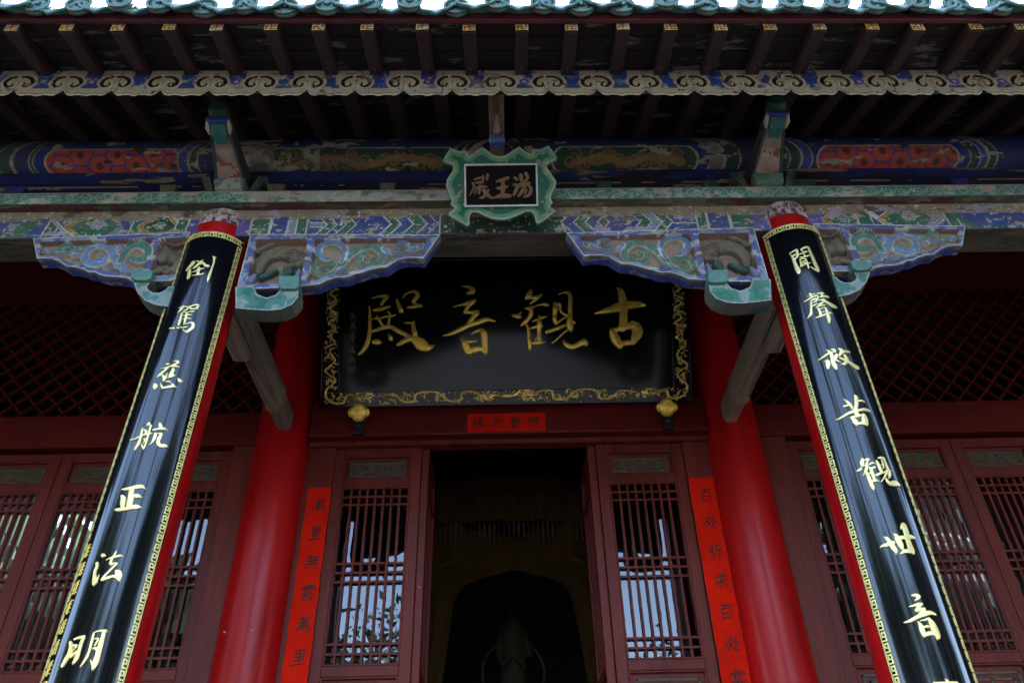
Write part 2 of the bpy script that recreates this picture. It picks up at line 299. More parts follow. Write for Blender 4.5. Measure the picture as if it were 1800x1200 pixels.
# colours of the painted timber
CREAM = (0.46, 0.36, 0.22); WHITE = (0.58, 0.54, 0.44); BLUE = (0.045, 0.065, 0.23); DBLUE = (0.014, 0.020, 0.085); LAV = (0.22, 0.25, 0.34)
GRN = (0.028, 0.125, 0.075); DGRN = (0.012, 0.062, 0.036); TEAL = (0.08, 0.235, 0.165); OCH = (0.36, 0.19, 0.025); BRN = (0.17, 0.125, 0.085); REDP = (0.50, 0.065, 0.025); BLK = (0.012, 0.012, 0.014); TAN = (0.31, 0.215, 0.135); LION = (0.15, 0.112, 0.072)
DATA = {"sign":[[[-912,733,7,-861,745,13,-809,743,21,-830,717,19,-847,688,18],[-898,649,15,-850,656,21,-791,674,11],[-931,679,7,-926,629,14,-927,587,18,-925,534,20,-927,487,23,-942,420,26,-967,374,22,-997,346,13],[-918,587,6,-890,589,8,-872,591,8],[-880,604,14,-859,575,17,-836,538,12],[-859,591,10,-818,603,11,-788,605,9],[-802,637,12,-788,613,13,-795,585,14,-800,538,14],[-788,605,10,-752,613,9],[-925,498,15,-874,513,20,-828,528,23,-782,532,24,-736,505,26,-689,479,26,-653,457,31,-613,436,56,-572,404,72,-531,385,46,-487,400,7],[-735,407,20,-699,427,29,-664,444,31,-628,452,31],[-631,561,18,-628,519,26,-618,477,31,-610,462,20],[-690,558,7,-654,556,11,-631,551,15],[-899,430,22,-873,429,34,-853,427,20],[-797,480,10,-786,459,26,-779,444,22],[-745,723,10,-732,689,21,-716,646,29,-708,636,21],[-700,731,8,-691,752,8,-655,770,11,-621,774,19,-600,750,24,-629,708,21,-636,698,12],[-634,698,10,-603,682,15,-577,673,19],[-670,664,12,-623,669,18,-580,675,15]],[[-295,807,7,-261,804,16,-230,787,26,-225,768,29,-259,758,16],[-358,665,4,-304,677,11,-262,687,21,-210,705,21],[-221,697,24,-257,666,23,-276,629,23,-273,619,15],[-278,624,15,-232,623,21,-191,625,26],[-191,623,26,-227,586,28,-258,540,26,-279,519,23],[-428,465,8,-372,479,21,-305,509,28,-253,534,29,-191,554,31,-129,572,27,-73,560,8],[-303,446,20,-285,415,36,-270,384,46,-250,347,46,-245,331,20],[-270,423,20,-234,422,15,-200,427,11],[-255,363,31,-214,367,41,-173,374,36,-142,361,41],[-238,474,7,-202,492,17,-171,499,26,-151,470,41,-147,418,41,-147,366,43,-143,340,31]],[[174,768,21,165,744,36,152,723,31,139,713,16],[142,721,21,188,720,21,214,722,21],[248,743,12,225,725,21,188,693,12,164,675,5],[135,647,12,166,644,24,192,656,16],[168,644,26,173,612,26,154,575,23,122,544,21,99,524,7],[41,601,12,72,592,24,95,587,21],[80,592,15,103,618,9],[202,661,5,239,671,10,270,671,21,290,665,13],[135,542,12,150,507,17,154,455,21,158,403,23,157,361,18],[228,600,8,227,569,21,228,537,31,224,485,26,225,423,29],[179,554,6,211,567,11,242,579,15,276,587,12],[168,507,10,204,517,19,240,522,26],[171,405,13,207,407,26,238,412,26,261,414,10],[195,428,10,208,444,8],[332,683,12,339,646,31,333,599,26,334,557,26,341,533,15],[348,672,21,373,667,16,372,635,13,387,609,12,413,595,15,423,587,10],[362,741,5,407,754,11,435,745,23,444,708,25,440,655,27,439,597,28,434,545,36,436,513,41,440,490,26],[341,533,10,375,561,11,418,587,8],[273,479,21,322,494,21,374,514,21,416,529,15],[458,544,21,470,539,10],[415,490,10,373,457,10,341,426,9,309,402,7],[387,420,12,402,394,26,442,375,33,489,390,31,525,405,39,540,392,31]],[[609,603,8,662,615,26,724,630,41,777,645,57,839,657,47,897,662,42,954,655,16],[772,778,16,791,751,36,800,703,47,806,655,52,803,586,47,797,518,52,791,497,52],[719,488,31,733,446,52,752,404,51,771,372,36],[734,485,26,792,500,31,833,512,41,885,517,31],[860,533,31,885,506,57,893,464,62,871,418,46,859,392,26],[756,388,36,808,395,31,870,402,31]]],"tab":[[-128,232,9,-97,241,11,-88,236,9],[-137,214,11,-133,187,11,-155,151,7],[-119,214,13,-93,218,13],[-84,250,11,-89,214,11],[-62,258,13,-67,231,11],[-120,187,13,-85,195,13,-67,191,9],[-102,200,13,-107,160,13],[-85,177,18,-63,150,18,-37,132,9],[-59,177,9,-85,141,13,-103,137,9],[-129,160,10,-120,178,9],[-19,219,9,17,230,18,43,239,13],[-15,186,11,12,187,18,34,194,13],[14,226,16,14,185,18,11,149,18],[-29,138,11,11,145,22,50,144,18],[74,239,13,87,229,13],[67,203,11,86,198,18],[91,202,13,77,166,16,68,148,11],[105,252,18,109,225,18],[131,260,18,140,238,13,117,211,13,100,207,9],[91,189,11,117,202,13,148,211,11],[126,197,18,112,170,18,94,144,13],[143,202,13,156,174,16,142,147,16,120,139,11],[134,175,11,125,157,11]],"tabout":[[-289,341],[-251,402],[-201,385],[-177,387],[-159,378],[-157,359],[-86,406],[-30,362],[1,353],[36,364],[99,406],[151,367],[166,367],[165,392],[209,389],[249,411],[294,345],[287,331],[245,313],[238,295],[263,259],[287,218],[279,182],[261,155],[256,132],[266,110],[251,92],[281,65],[214,12],[183,-1],[175,17],[169,44],[154,62],[128,62],[88,45],[44,28],[0,22],[-43,29],[-87,47],[-117,63],[-143,64],[-154,48],[-157,-1],[-170,-7],[-196,9],[-261,50],[-261,68],[-230,87],[-254,108],[-245,126],[-260,162],[-275,202],[-270,238],[-237,288],[-237,310],[-285,329]],"tabrect":[[-175,308],[190,308],[184,93],[-173,95]],"L":[[[-26,3377,4,-30,3367,17,-42,3343,16,-57,3319,5],[-41,3328,12,-34,3300,17,-32,3272,13,-34,3259,4],[-14,3373,7,-4,3370,5],[15,3381,5,7,3366,11,-7,3342,12,-20,3326,7],[10,3353,6,21,3360,11,30,3348,9,30,3341,5],[-19,3303,4,-5,3308,5,11,3318,8,32,3329,4],[7,3331,11,8,3312,14,10,3290,12],[-15,3280,4,7,3282,6,24,3287,8,37,3295,6],[37,3345,14,43,3344,17,48,3345,12],[54,3410,6,64,3404,12,72,3406,3],[62,3404,9,66,3370,8,65,3326,9,63,3278,12,63,3248,2]],[[-30,3080,4,-18,3084,7,-10,3090,8],[-12,3086,10,-17,3068,10,-29,3050,4],[-9,3086,6,11,3083,6,12,3071,6,-2,3059,5],[20,3088,9,27,3072,9],[24,3090,6,43,3099,9,55,3099,10,64,3100,3],[55,3093,10,51,3078,9],[27,3072,7,45,3076,6,58,3077,4],[-6,3052,5,16,3054,4,44,3061,6],[-7,3046,8,-6,3024,9,-5,2997,11,-6,2975,8],[2,3032,4,20,3038,6,36,3039,5],[6,3012,4,22,3017,6,39,3017,5],[15,3046,9,17,3016,10,18,2987,9],[15,2981,4,31,2988,4,49,2995,9,56,2987,13,58,2968,14,47,2948,13,39,2935,7],[17,2952,3,39,2939,8],[-49,2963,4,-32,2960,12,-21,2957,7],[-16,2966,4,-7,2960,9,0,2958,6],[2,2968,4,14,2962,6,33,2968,6]],[[-11,2760,3,0,2756,10,9,2760,4],[22,2775,3,38,2773,10,44,2767,7],[42,2767,8,28,2754,8,13,2744,7,-5,2737,6,-28,2736,2],[24,2745,7,38,2748,8,51,2746,2],[5,2735,9,-4,2721,9,-18,2704,11,-26,2691,8],[-24,2694,6,-7,2698,7,0,2689,9,4,2666,6],[10,2711,3,10,2689,8,6,2668,6],[28,2735,8,31,2723,14,26,2704,12,24,2690,8],[22,2704,8,35,2702,10,46,2700,3],[17,2683,2,29,2690,10,43,2697,7],[13,2663,3,24,2665,8,35,2665,3],[-7,2659,3,4,2640,9,13,2627,7],[9,2630,8,29,2635,12,46,2642,12,67,2643,3],[37,2660,3,49,2649,11],[-33,2659,5,-24,2640,21,-22,2626,8],[58,2690,3,70,2676,15,80,2674,7,83,2678,1]],[[-4,2459,4,-1,2450,15,-4,2439,6],[-22,2432,6,-19,2409,10,-17,2383,10,-19,2355,12,-26,2328,9],[-13,2421,9,0,2413,8],[-3,2419,8,-1,2395,8],[-65,2381,6,-40,2381,8,-19,2390,9,1,2400,8,22,2404,7],[10,2443,8,10,2421,8,11,2389,8,11,2351,8,9,2328,4],[-7,2356,3,3,2340,7,10,2331,5],[-5,2381,4,2,2376,7,1,2357,3],[41,2457,8,47,2443,14,51,2434,12],[24,2421,7,38,2426,8,59,2432,12,78,2430,3],[36,2408,8,39,2391,13,36,2367,9,28,2352,3],[38,2405,4,52,2408,5,62,2409,8],[61,2407,10,57,2387,14,57,2365,14,67,2353,15,81,2354,17,96,2356,8]],[[-30,2151,4,-13,2149,11,10,2154,14,27,2159,16,45,2162,15,61,2154,3],[11,2150,19,14,2133,19,18,2111,21,20,2088,21,22,2072,19],[29,2120,15,41,2121,15,57,2117,3],[-21,2122,9,-11,2110,19,-7,2091,19,-2,2071,14],[-28,2062,9,-12,2061,15,9,2064,13,30,2071,17,47,2075,19,67,2075,4]],[[-28,1883,3,-19,1875,15,-9,1874,2],[-35,1848,10,-30,1835,10,-32,1816,10,-27,1794,13,-20,1776,20,-20,1761,9],[-12,1801,1,-13,1785,7,-15,1774,9],[25,1892,5,23,1879,7,18,1863,8,17,1845,10,23,1839,8],[-3,1857,2,11,1865,6,29,1870,8,44,1875,8,52,1874,2],[22,1842,7,32,1845,5,40,1845,7],[40,1843,8,30,1828,8,19,1810,8,8,1792,8,6,1781,11],[6,1781,12,23,1788,11,40,1795,10,55,1794,17,68,1777,6],[43,1817,8,54,1809,22,62,1795,19]],[[-43,1560,8,-34,1547,13,-31,1533,15,-29,1517,19,-35,1500,17,-42,1476,12],[-30,1566,6,-15,1570,9,3,1574,10],[3,1574,12,1,1551,12,1,1525,13,0,1500,15,-5,1482,8],[-28,1544,7,-13,1544,7,-19,1529,4],[-21,1505,9,-11,1518,7,-7,1526,5],[33,1588,6,34,1571,9,35,1552,9,36,1526,8,33,1500,9,22,1471,4],[35,1591,2,49,1596,5,69,1597,9,75,1594,3],[65,1595,12,66,1570,14,66,1541,17,67,1511,18,66,1486,20,64,1463,7],[40,1568,2,53,1568,6,48,1544,5],[45,1534,6,57,1535,9,59,1527,9],[48,1496,2,60,1476,6]]],"R":[[[-81,3385,3,-46,3397,9],[-43,3397,12,-47,3364,12,-54,3348,9],[-80,3382,3,-72,3359,11,-71,3328,14,-69,3296,17,-66,3267,22,-67,3251,14],[-73,3362,6,-60,3368,8,-49,3369,6],[-60,3346,9,-69,3336,9],[-24,3395,5,-16,3378,6,-15,3349,6,-15,3343,4],[-22,3397,6,-1,3407,10,16,3409,11],[-7,3378,10,9,3380,5],[-40,3347,4,-22,3346,5,-6,3349,8,9,3355,7],[16,3407,11,18,3382,12,21,3347,14,23,3310,16,27,3271,16,28,3252,9],[-4,3280,3,9,3263,7,26,3249,7],[-43,3334,6,-43,3310,8,-47,3289,8],[-43,3334,6,-28,3336,6,-13,3331,6],[-35,3317,5,-19,3319,5],[-49,3287,6,-31,3296,6,2,3306,5],[-16,3327,8,-15,3301,9,-15,3270,5],[-38,3307,5,-22,3306,5],[-40,3365,5,-23,3370,6,-14,3374,3]],[[-49,3116,10,-45,3100,9,-45,3088,6],[-46,3108,4,-34,3108,6,-24,3107,3],[-83,3075,5,-65,3081,6,-45,3090,7,-19,3097,8,-12,3097,3],[-60,3100,3,-48,3101,4],[-51,3075,6,-35,3080,7,-22,3082,5],[-53,3074,6,-57,3050,9,-64,3020,10,-72,2995,13,-90,2978,4],[-52,3073,6,-27,3076,7,-31,3065,6,-49,3060,4],[-49,3060,4,-30,3062,4],[-54,3039,6,-42,3044,7,-28,3050,4],[-16,3093,6,-19,3075,6],[-17,3109,5,4,3111,8,14,3107,10],[3,3107,10,4,3092,10],[-9,3086,5,18,3091,12,34,3086,9],[3,3076,6,10,3068,7],[-20,3071,3,2,3066,10,22,3050,16,43,3035,20,57,3030,13],[5,3058,10,-12,3048,9,-27,3042,4],[-40,3032,4,-19,3035,9,6,3039,6],[-40,3032,6,-32,3018,9,-30,2996,12,-32,2979,10],[-23,3017,6,-10,3020,5],[-22,2995,4,-8,3002,4],[-5,3027,6,2,3013,11,1,2985,16,1,2960,17,-4,2931,8],[-55,2968,6,-34,2973,9,-7,2982,9,14,2990,10,27,2985,5]],[[-56,2786,4,-47,2775,10,-40,2759,14,-41,2737,15,-43,2712,17,-40,2690,18,-39,2673,7],[-35,2784,6,-22,2777,11,-20,2763,6],[-99,2742,6,-78,2749,8,-55,2760,10,-33,2767,8,-17,2770,4],[-80,2725,4,-64,2724,15,-67,2707,19,-71,2686,11],[-19,2749,16,-30,2731,13,-40,2719,8],[-33,2725,10,-23,2718,8,-12,2711,4],[-1,2784,8,10,2773,19,2,2757,14,-9,2744,6],[14,2766,10,31,2769,14,49,2768,6],[16,2751,10,20,2733,15,21,2719,13],[-11,2735,6,0,2727,9,12,2716,11],[-12,2704,4,-2,2698,12,12,2706,14],[16,2718,13,29,2708,15,44,2694,20,61,2685,23,65,2682,13]],[[-49,2522,2,-40,2507,9,-32,2491,13,-27,2475,9,-26,2463,5],[-57,2485,8,-46,2485,8,-34,2489,5],[-1,2537,4,4,2524,16,-1,2498,16,-9,2475,15,-16,2459,15,-16,2439,18,-17,2429,14],[9,2503,6,23,2507,9,35,2501,8],[-105,2433,3,-93,2430,8,-72,2437,9,-45,2448,12,-21,2454,12,1,2458,11,24,2462,14,43,2457,12],[-46,2430,5,-35,2415,17,-30,2399,20,-31,2385,8],[-39,2428,8,-22,2428,8,1,2433,11,18,2433,9],[12,2433,18,11,2415,24,7,2395,23,12,2383,6],[-32,2391,11,-13,2394,12,14,2391,13]],[[-53,2237,3,-51,2225,13,-57,2212,15,-60,2197,10],[-45,2222,5,-33,2225,10,-26,2223,8],[-30,2220,6,-43,2208,5],[-71,2188,2,-55,2200,7,-45,2199,6],[-88,2181,3,-75,2183,11,-64,2188,7],[-39,2208,9,-44,2190,11,-56,2169,9,-67,2158,2],[-32,2201,5,-17,2207,8,-6,2202,3],[-38,2188,6,-26,2183,9,-12,2188,8],[-50,2168,10,-49,2147,14,-48,2123,14,-46,2101,14,-45,2086,4],[-33,2184,8,-31,2166,13,-31,2145,11,-31,2131,10],[-42,2163,5,-31,2167,5],[-42,2126,7,-29,2128,11,-15,2127,4],[1,2217,7,4,2200,12,6,2180,14,8,2167,13],[12,2229,4,26,2230,11,38,2227,10],[26,2223,6,25,2199,6,21,2182,6],[38,2227,6,38,2203,8,39,2179,10,40,2168,13],[17,2200,4,25,2194,5],[-20,2150,8,-2,2158,9,18,2164,7,34,2171,9,51,2173,5],[38,2171,13,38,2156,14,32,2139,6],[26,2161,8,13,2143,6,-7,2122,3],[17,2138,6,20,2121,12,33,2113,19,55,2118,23,73,2109,6]],[[-64,1895,2,-55,1886,13,-48,1869,16,-42,1847,18,-38,1833,14,-40,1819,2],[-87,1856,2,-72,1860,12,-56,1862,14,-36,1867,14],[-27,1904,2,-18,1891,16,-15,1874,20,-12,1855,19,-12,1839,11],[-20,1879,15,2,1885,14,20,1884,15,39,1889,17,55,1884,7],[9,1920,5,18,1935,10,26,1939,13,26,1922,20,25,1900,19,22,1877,18,22,1854,19,23,1833,21,25,1820,8],[-25,1821,4,-4,1830,14,12,1830,16,26,1823,11]],[[-31,1662,6,-17,1661,13,-8,1657,11,-16,1649,10,-26,1643,5],[-52,1623,4,-34,1625,8,-18,1628,11,-6,1629,8],[-9,1629,8,-22,1618,11,-33,1606,12],[-33,1604,9,-19,1610,8,-5,1612,8],[-3,1612,10,-11,1603,13,-28,1591,9,-46,1578,7],[-86,1570,4,-66,1572,10,-41,1582,12,-17,1590,14,12,1597,15,34,1589,5],[-40,1569,4,-35,1552,14,-35,1535,17,-35,1514,10],[-28,1547,6,-10,1548,10],[-30,1570,3,-13,1572,6,1,1576,8],[1,1576,10,7,1559,20,9,1536,24,11,1514,20,7,1503,8],[-32,1519,12,-13,1524,14,2,1522,10]],[[-11,1369,4,-7,1361,10,-7,1351,10],[-55,1357,5,-43,1357,7,-18,1356,8,15,1357,8,30,1357,4],[-51,1362,5,-46,1351,10,-45,1341,7],[-50,1334,5,-24,1337,7,9,1339,8,29,1338,4]]],"qi_out":[[-1303,3610],[-322,3590],[-405,3418],[-440,3428],[-483,3427],[-530,3415],[-566,3384],[-586,3366],[-621,3363],[-667,3352],[-713,3330],[-741,3325],[-757,3313],[-784,3304],[-831,3303],[-871,3287],[-910,3260],[-970,3254],[-1093,3242],[-1307,3235]],"qi_in":[[-394,3559],[-415,3450],[-487,3452],[-532,3441],[-576,3411],[-594,3388],[-630,3385],[-675,3375],[-724,3353],[-746,3348],[-770,3335],[-794,3326],[-839,3325],[-882,3311],[-965,3279],[-962,3565]],"qi_lion":[[-1261,3567],[-1005,3566],[-1003,3273],[-1264,3270]],"qo_out":[[-2412,3600],[-1614,3632],[-1613,3310],[-1638,3296],[-1824,3296],[-1860,3319],[-1910,3329],[-1961,3332],[-2007,3347],[-2030,3363],[-2060,3363],[-2093,3383],[-2140,3399],[-2177,3401],[-2196,3415],[-2228,3438],[-2265,3454],[-2314,3459],[-2343,3456]],"qo_in":[[-2365,3571],[-1798,3585],[-1789,3343],[-1825,3333],[-1868,3348],[-1918,3359],[-1961,3361],[-2008,3379],[-2059,3389],[-2098,3409],[-2143,3425],[-2178,3430],[-2202,3445],[-2231,3465],[-2273,3481],[-2329,3479]],"qo_lion":[[-1756,3582],[-1618,3587],[-1615,3340],[-1753,3335]],"qi_hook":[[-1308,3239],[-1214,3240],[-1192,3190],[-1144,3167],[-1103,3184],[-1086,3216],[-992,3214],[-990,3161],[-1014,3116],[-1064,3089],[-1131,3083],[-1282,3100]],"qi_cap":[[-1099,3286],[-999,3287],[-992,3211],[-1007,3204],[-1076,3205],[-1093,3227]],"qo_hook":[[-1810,3273],[-1721,3272],[-1731,3247],[-1720,3225],[-1695,3210],[-1664,3209],[-1643,3223],[-1630,3248],[-1571,3247],[-1573,3109],[-1667,3128],[-1725,3157],[-1773,3208]],"qo_cap":[[-1829,3336],[-1719,3334],[-1718,3283],[-1737,3268],[-1790,3273],[-1817,3292]],"si":[[-934,3310,14,-884,3321,28,-830,3376,43,-798,3433,43,-755,3484,38,-700,3516,34,-652,3508,39,-615,3469,38,-612,3423,33,-643,3398,33,-689,3386,28,-720,3412,29,-723,3451,24,-701,3470,19,-685,3444,11],[-878,3428,19,-914,3448,29,-942,3488,34,-933,3527,34,-896,3546,29,-848,3545,34,-811,3511,29,-800,3459,24,-814,3408,19],[-948,3347,28,-949,3385,28,-927,3404,24,-890,3409,19,-862,3409,24,-845,3389,19,-856,3358,19,-883,3346,14,-912,3359,14],[-633,3521,19,-583,3487,19,-533,3467,24,-486,3479,24,-440,3504,29,-416,3524,24],[-487,3486,19,-484,3525,24,-509,3545,19,-538,3539,19,-536,3513,14,-512,3512,10],[-469,3518,34,-464,3518,34],[-425,3511,34,-421,3517,29],[-607,3494,29,-581,3461,19,-590,3449,10],[-843,3327,9,-809,3363,24,-785,3357,19],[-798,3524,10,-789,3485,12,-796,3420,11]],"so":[[-1806,3376,19,-1850,3364,23,-1905,3397,38,-1947,3448,43,-1994,3514,38,-2051,3548,34,-2096,3535,38,-2116,3490,38,-2098,3445,38,-2054,3425,43,-2010,3437,38,-2005,3469,24,-2031,3476,19],[-1923,3429,28,-1917,3493,33,-1895,3538,39,-1851,3551,53,-1802,3510,43,-1803,3458,43,-1843,3446,38,-1875,3460,29],[-2080,3548,19,-2144,3536,19,-2182,3504,19,-2237,3499,19,-2289,3513,24,-2325,3520,29],[-2251,3512,19,-2251,3545,29,-2222,3558,29,-2196,3537,24,-2216,3525,12],[-1954,3507,10,-1977,3546,14],[-1947,3506,10,-1959,3553,14],[-1939,3506,10,-1937,3552,14],[-1996,3386,9,-1960,3391,19,-1919,3378,14],[-2166,3485,29,-2138,3484,29]],"lion":[[-1224,3371,38,-1224,3428,52,-1194,3479,62,-1140,3498,67,-1081,3484,62,-1045,3438,43],[-1054,3464,72,-1031,3438,71],[-1063,3425,29,-1086,3388,33,-1087,3362,24],[-1254,3493,19,-1222,3532,24,-1177,3551,24],[-1207,3327,23,-1174,3352,33,-1139,3370,19],[-1096,3331,28,-1072,3362,33,-1066,3381,19],[-1033,3281,42,-1027,3336,28,-1022,3374,9],[-1259,3303,37,-1242,3340,23]],"liono":[[-1727,3476,62,-1702,3489,67],[-1670,3475,53,-1635,3449,52,-1643,3398,42,-1684,3374,33],[-1740,3375,28,-1706,3387,28],[-1720,3568,15,-1677,3547,12,-1633,3566,19],[-1655,3348,23,-1634,3360,23]]}
def DE(x): return -0.016*x
def DP(x): return -0.010*x
def DB(x): return -0.005*x
def BX(p): return (p-884.7)*0.002945
def PX(p): return (p-881.5)*0.003182

# ------------------------------------------------------------------ ground and porch floor (setting)
g = MB(); g.add([(-400,-400,-0.9),(400,-400,-0.9),(400,400,-0.9),(-400,400,-0.9)], [(0,1,2,3)])
tag(g.build('courtyard_ground', STONE), kind='structure')
g = MB(); g.box(-6.5, 6.5, 2.15, 9.5, -0.9, 0.0); g.box(-1.6, 1.6, 1.85, 2.15, -0.9, -0.3); g.box(-1.6, 1.6, 1.55, 1.85, -0.9, -0.6)
tag(g.build('porch_floor', STONE, bevel=0.01), kind='structure')

# ------------------------------------------------------------------ the hall
hall = empty('temple_hall', (0, YF, 0))
tag(hall, 'red and black temple hall with painted blue and green eaves seen from below', 'temple')

# --- porch columns
def axis_left(z): return -1.5325 + 0.0201*(z-1.46)
def axis_right(z): return 1.514 - 0.0047*(z-1.4)
for ax in (axis_left, axis_right):
    c = MB(); prof = [(0.0, 0.0), (0.163, 0.0), (0.162, 0.6), (0.160, 1.2), (0.157, 2.0), (0.151, 2.8), (0.143, 3.5), (0.139, 3.785), (0.0, 3.785)]
    P = [(0.0, 0.0)] + [(0.163-0.024*(z/3.785)**1.7, z) for z in np.linspace(0, 3.69, 40)] + [(0.118, 3.70), (0.118, 3.785), (0.0, 3.785)]
    c.lathe(P, cy=YF, shear=ax, n=64)
    col = c.build('porch_column', RED, hall, smooth=True)
    # worn painted collar at the top of the column
    p = Paint(-math.pi, math.pi, 0, 0.108, 0.012, (0.42, 0.32, 0.29))
    p.U0 = p.U*0.14
    n1 = vnoise(p.U0, p.V, 0.03, 5 if ax is axis_left else 9, 5); p.C[n1 > 0.60] = (0.10, 0.09, 0.11); p.C[n1 < 0.36] = (0.42, 0.36, 0.33)
    q = Paint(-math.pi*0.14, math.pi*0.14, 0, 0.108, 0.004, (0.45, 0.335, 0.305))
    n1 = vnoise(q.U, q.V/1.7, 0.022, 5 if ax is axis_left else 9, 5); n2 = vnoise(q.U, q.V, 0.05, 15, 3)
    q.C[n1 > 0.60] = (0.055, 0.05, 0.075); q.C[n1 < 0.38] = (0.56, 0.50, 0.46); q.C[(n2 > 0.66) & (q.V < 0.07)] = (0.30, 0.09, 0.08)
    q.C[(q.V > 0.06) & (n1 > 0.52) & (n2 < 0.5)] = (0.20, 0.20, 0.30)
    q.H = 0.002*(n1 < 0.6)
    k = 1.0/0.14
    def fm(U, V, H, ax=ax):
        z = 3.676 + V; R = 0.1412 + H - 0.014*(V/0.108)**3; a = U*k
        return ax(z) + R*np.sin(a), YF - R*np.cos(a), z
    put(q.build('painted_collar', fm, PAINT), col)

# --- tie beam under the plank, painted on its face and underside
ZB = 3.603
p = Paint(-3.6, 3.6, -0.055, 0.187, 0.0045, BLUE)
def band(px0, px1, c, slope=0.0, vmid=None, chev=0.0, v0=-1, v1=1):
    x0, x1 = BX(px0), BX(px1)
    off = slope*(p.V-0.075) + (chev*np.abs(p.V-0.075) if chev else 0)
    p.C[(p.U - off >= x0) & (p.U - off <= x1) & (p.V >= v0) & (p.V <= v1)] = c
def edged(px0, px1, c, chev=0.0, slope=0.0, e=3.2, ec=WHITE):
    band(px0-e, px0+1.0, ec, chev=chev, slope=slope); band(px1-1.0, px1+e, ec, chev=chev, slope=slope); band(px0, px1, c, chev=chev, slope=slope)
    band(px0-0.2, px0+1.3, BLK, chev=chev, slope=slope)
def flower(px, v, r, c=(0.30, 0.25, 0.36)):
    x = BX(px)
    for k in range(6): a = k*math.pi/3; p.disc(x+r*0.8*math.cos(a), v+r*0.7*math.sin(a), r*0.5, WHITE); p.disc(x+r*0.8*math.cos(a), v+r*0.7*math.sin(a), r*0.36, c)
    p.disc(x, v, r*0.35, (0.4, 0.12, 0.12))
def curls(px0, px1, v, n, c, r=0.016):
    for k in range(n): p.spiral(BX(px0+(px1-px0)*(k+0.5)/n), v+0.012*(-1)**k, r, 1.3, c, 0.005, flip=(-1)**k)
# far left bay
band(-500, 40, BLUE); band(-500, 60, (0.03, 0.10, 0.14), v1=0.03)
for o in (-500, -300, -120):  edged(o, o+26, GRN)
for px0, px1, c in ((12, 60, GRN),): band(px0+10, px1, c, slope=0.9)
band(60, 80, BLUE, slope=0.35); edged(79, 96, GRN, slope=0.12); band(100, 128, BLUE, slope=-0.5); edged(100, 104, WHITE, slope=-1.0)
p.C[(p.U > BX(112)) & (p.U < BX(210))] = LAV
def hexa(pc, w, cin, border=OCH, bw=0.016, flowerc=None, hh=0.075):
    x = BX(pc); hw = w*0.002945/2
    d = np.maximum(np.abs(p.V-0.075)/hh*0.55 + np.abs(p.U-x)/hw*0.75, 0)
    p.C[(d < 1.06) & (np.abs(p.U-x) < hw*1.3)] = WHITE; p.C[(d < 1.0) & (np.abs(p.U-x) < hw*1.3)] = border
    m = (d < 1.0-bw/hw*1.2) & (np.abs(p.U-x) < hw); p.C[m] = WHITE; m = (d < 0.97-bw/hw*1.2) & (np.abs(p.U-x) < hw); p.C[m] = cin
hexa(165, 88, GRN); curls(128, 200, 0.075, 5, TEAL); flower(165, 0.095, 0.032)
band(206, 228, LAV, slope=0.8); band(212, 226, BLUE, slope=-0.6); edged(229, 245, GRN, slope=0.1); band(247, 256, BLUE, slope=-0.4)
p.C[(p.U > BX(250)) & (p.U < BX(306))] = LAV
hexa(277, 60, DGRN, hh=0.06); flower(277, 0.08, 0.022, DGRN)
edged(307, 324, GRN, slope=0.08); band(330, 440, (0.10, 0.07, 0.30))
# middle bay, left half then right half
edged(440, 470, GRN); edged(476, 502, BLUE, slope=0.06); band(505, 517, LAV); edged(520, 536, GRN); band(539, 572, BLUE); band(541, 566, WHITE, v0=0.055, v1=0.062); band(541, 566, WHITE, v0=0.088, v1=0.094); band(541, 566, LAV, v0=0.062, v1=0.088)
edged(574, 590, GRN, chev=-0.75); edged(592, 606, BLUE, chev=-0.75); edged(608, 624, GRN, chev=-0.75); edged(626, 684, BLUE, chev=-0.75)
edged(688, 702, GRN, chev=-0.75); edged(706, 724, BLUE, chev=-0.75); edged(728, 748, GRN, chev=-0.75); edged(752, 768, BLUE, chev=-0.75); edged(774, 992, DGRN, chev=0.0)
for k, (a, b, c) in enumerate(((990, 1009, BLUE), (1012, 1029, GRN), (1033, 1051, BLUE), (1055, 1072, GRN), (1076, 1130, BLUE), (1131, 1149, GRN), (1152, 1170, LAV), (1171, 1186, GRN))):
    edged(a, b, c, chev=-0.75 if a > 1072 and a < 1100 else (0.75 if a < 1076 else -0.75))
for k in range(5): p.spiral(BX(1092+k*6), 0.09, 0.02, 1.2, OCH, 0.005)
band(1188, 1232, BLUE); band(1188, 1230, WHITE, v0=0.058, v1=0.066); band(1190, 1230, LAV, v0=0.092, v1=0.116); edged(1233, 1247, GRN); band(1249, 1290, BLUE); edged(1252, 1287, BLUE); edged(1293, 1330, GRN)
# right bay
band(1330, 1460, (0.12, 0.10, 0.30)); p.C[(p.U > BX(1458)) & (p.U < BX(1520))] = BLUE
hexa(1495, 62, GRN, hh=0.062); flower(1495, 0.085, 0.024, BLUE); edged(1521, 1543, GRN, slope=-0.06); p.C[(p.U > BX(1546)) & (p.U < BX(1680))] = BLUE; band(1552, 1566, WHITE, slope=-0.75)
hexa(1614, 92, GRN); curls(1588, 1642, 0.07, 4, TEAL); flower(1614, 0.10, 0.032); band(1650, 1668, LAV, slope=0.8); edged(1681, 1697, GRN, slope=-0.12); band(1702, 2400, BLUE); band(1702, 2400, (0.03, 0.10, 0.14), v1=0.03); band(1698, 1712, GRN, slope=-0.9)
for o in (1850, 2000): edged(o, o+26, GRN)
p.C[p.V > 0.135] = (0.27, 0.20, 0.135)
n = vnoise(p.U/2.5, p.V, 0.05, 21, 4); p.C[(p.V > 0.118) & (n > 0.45)] = (0.29, 0.22, 0.15); p.C[(p.V > 0.14) & (n > 0.62)] = (0.10, 0.075, 0.06)
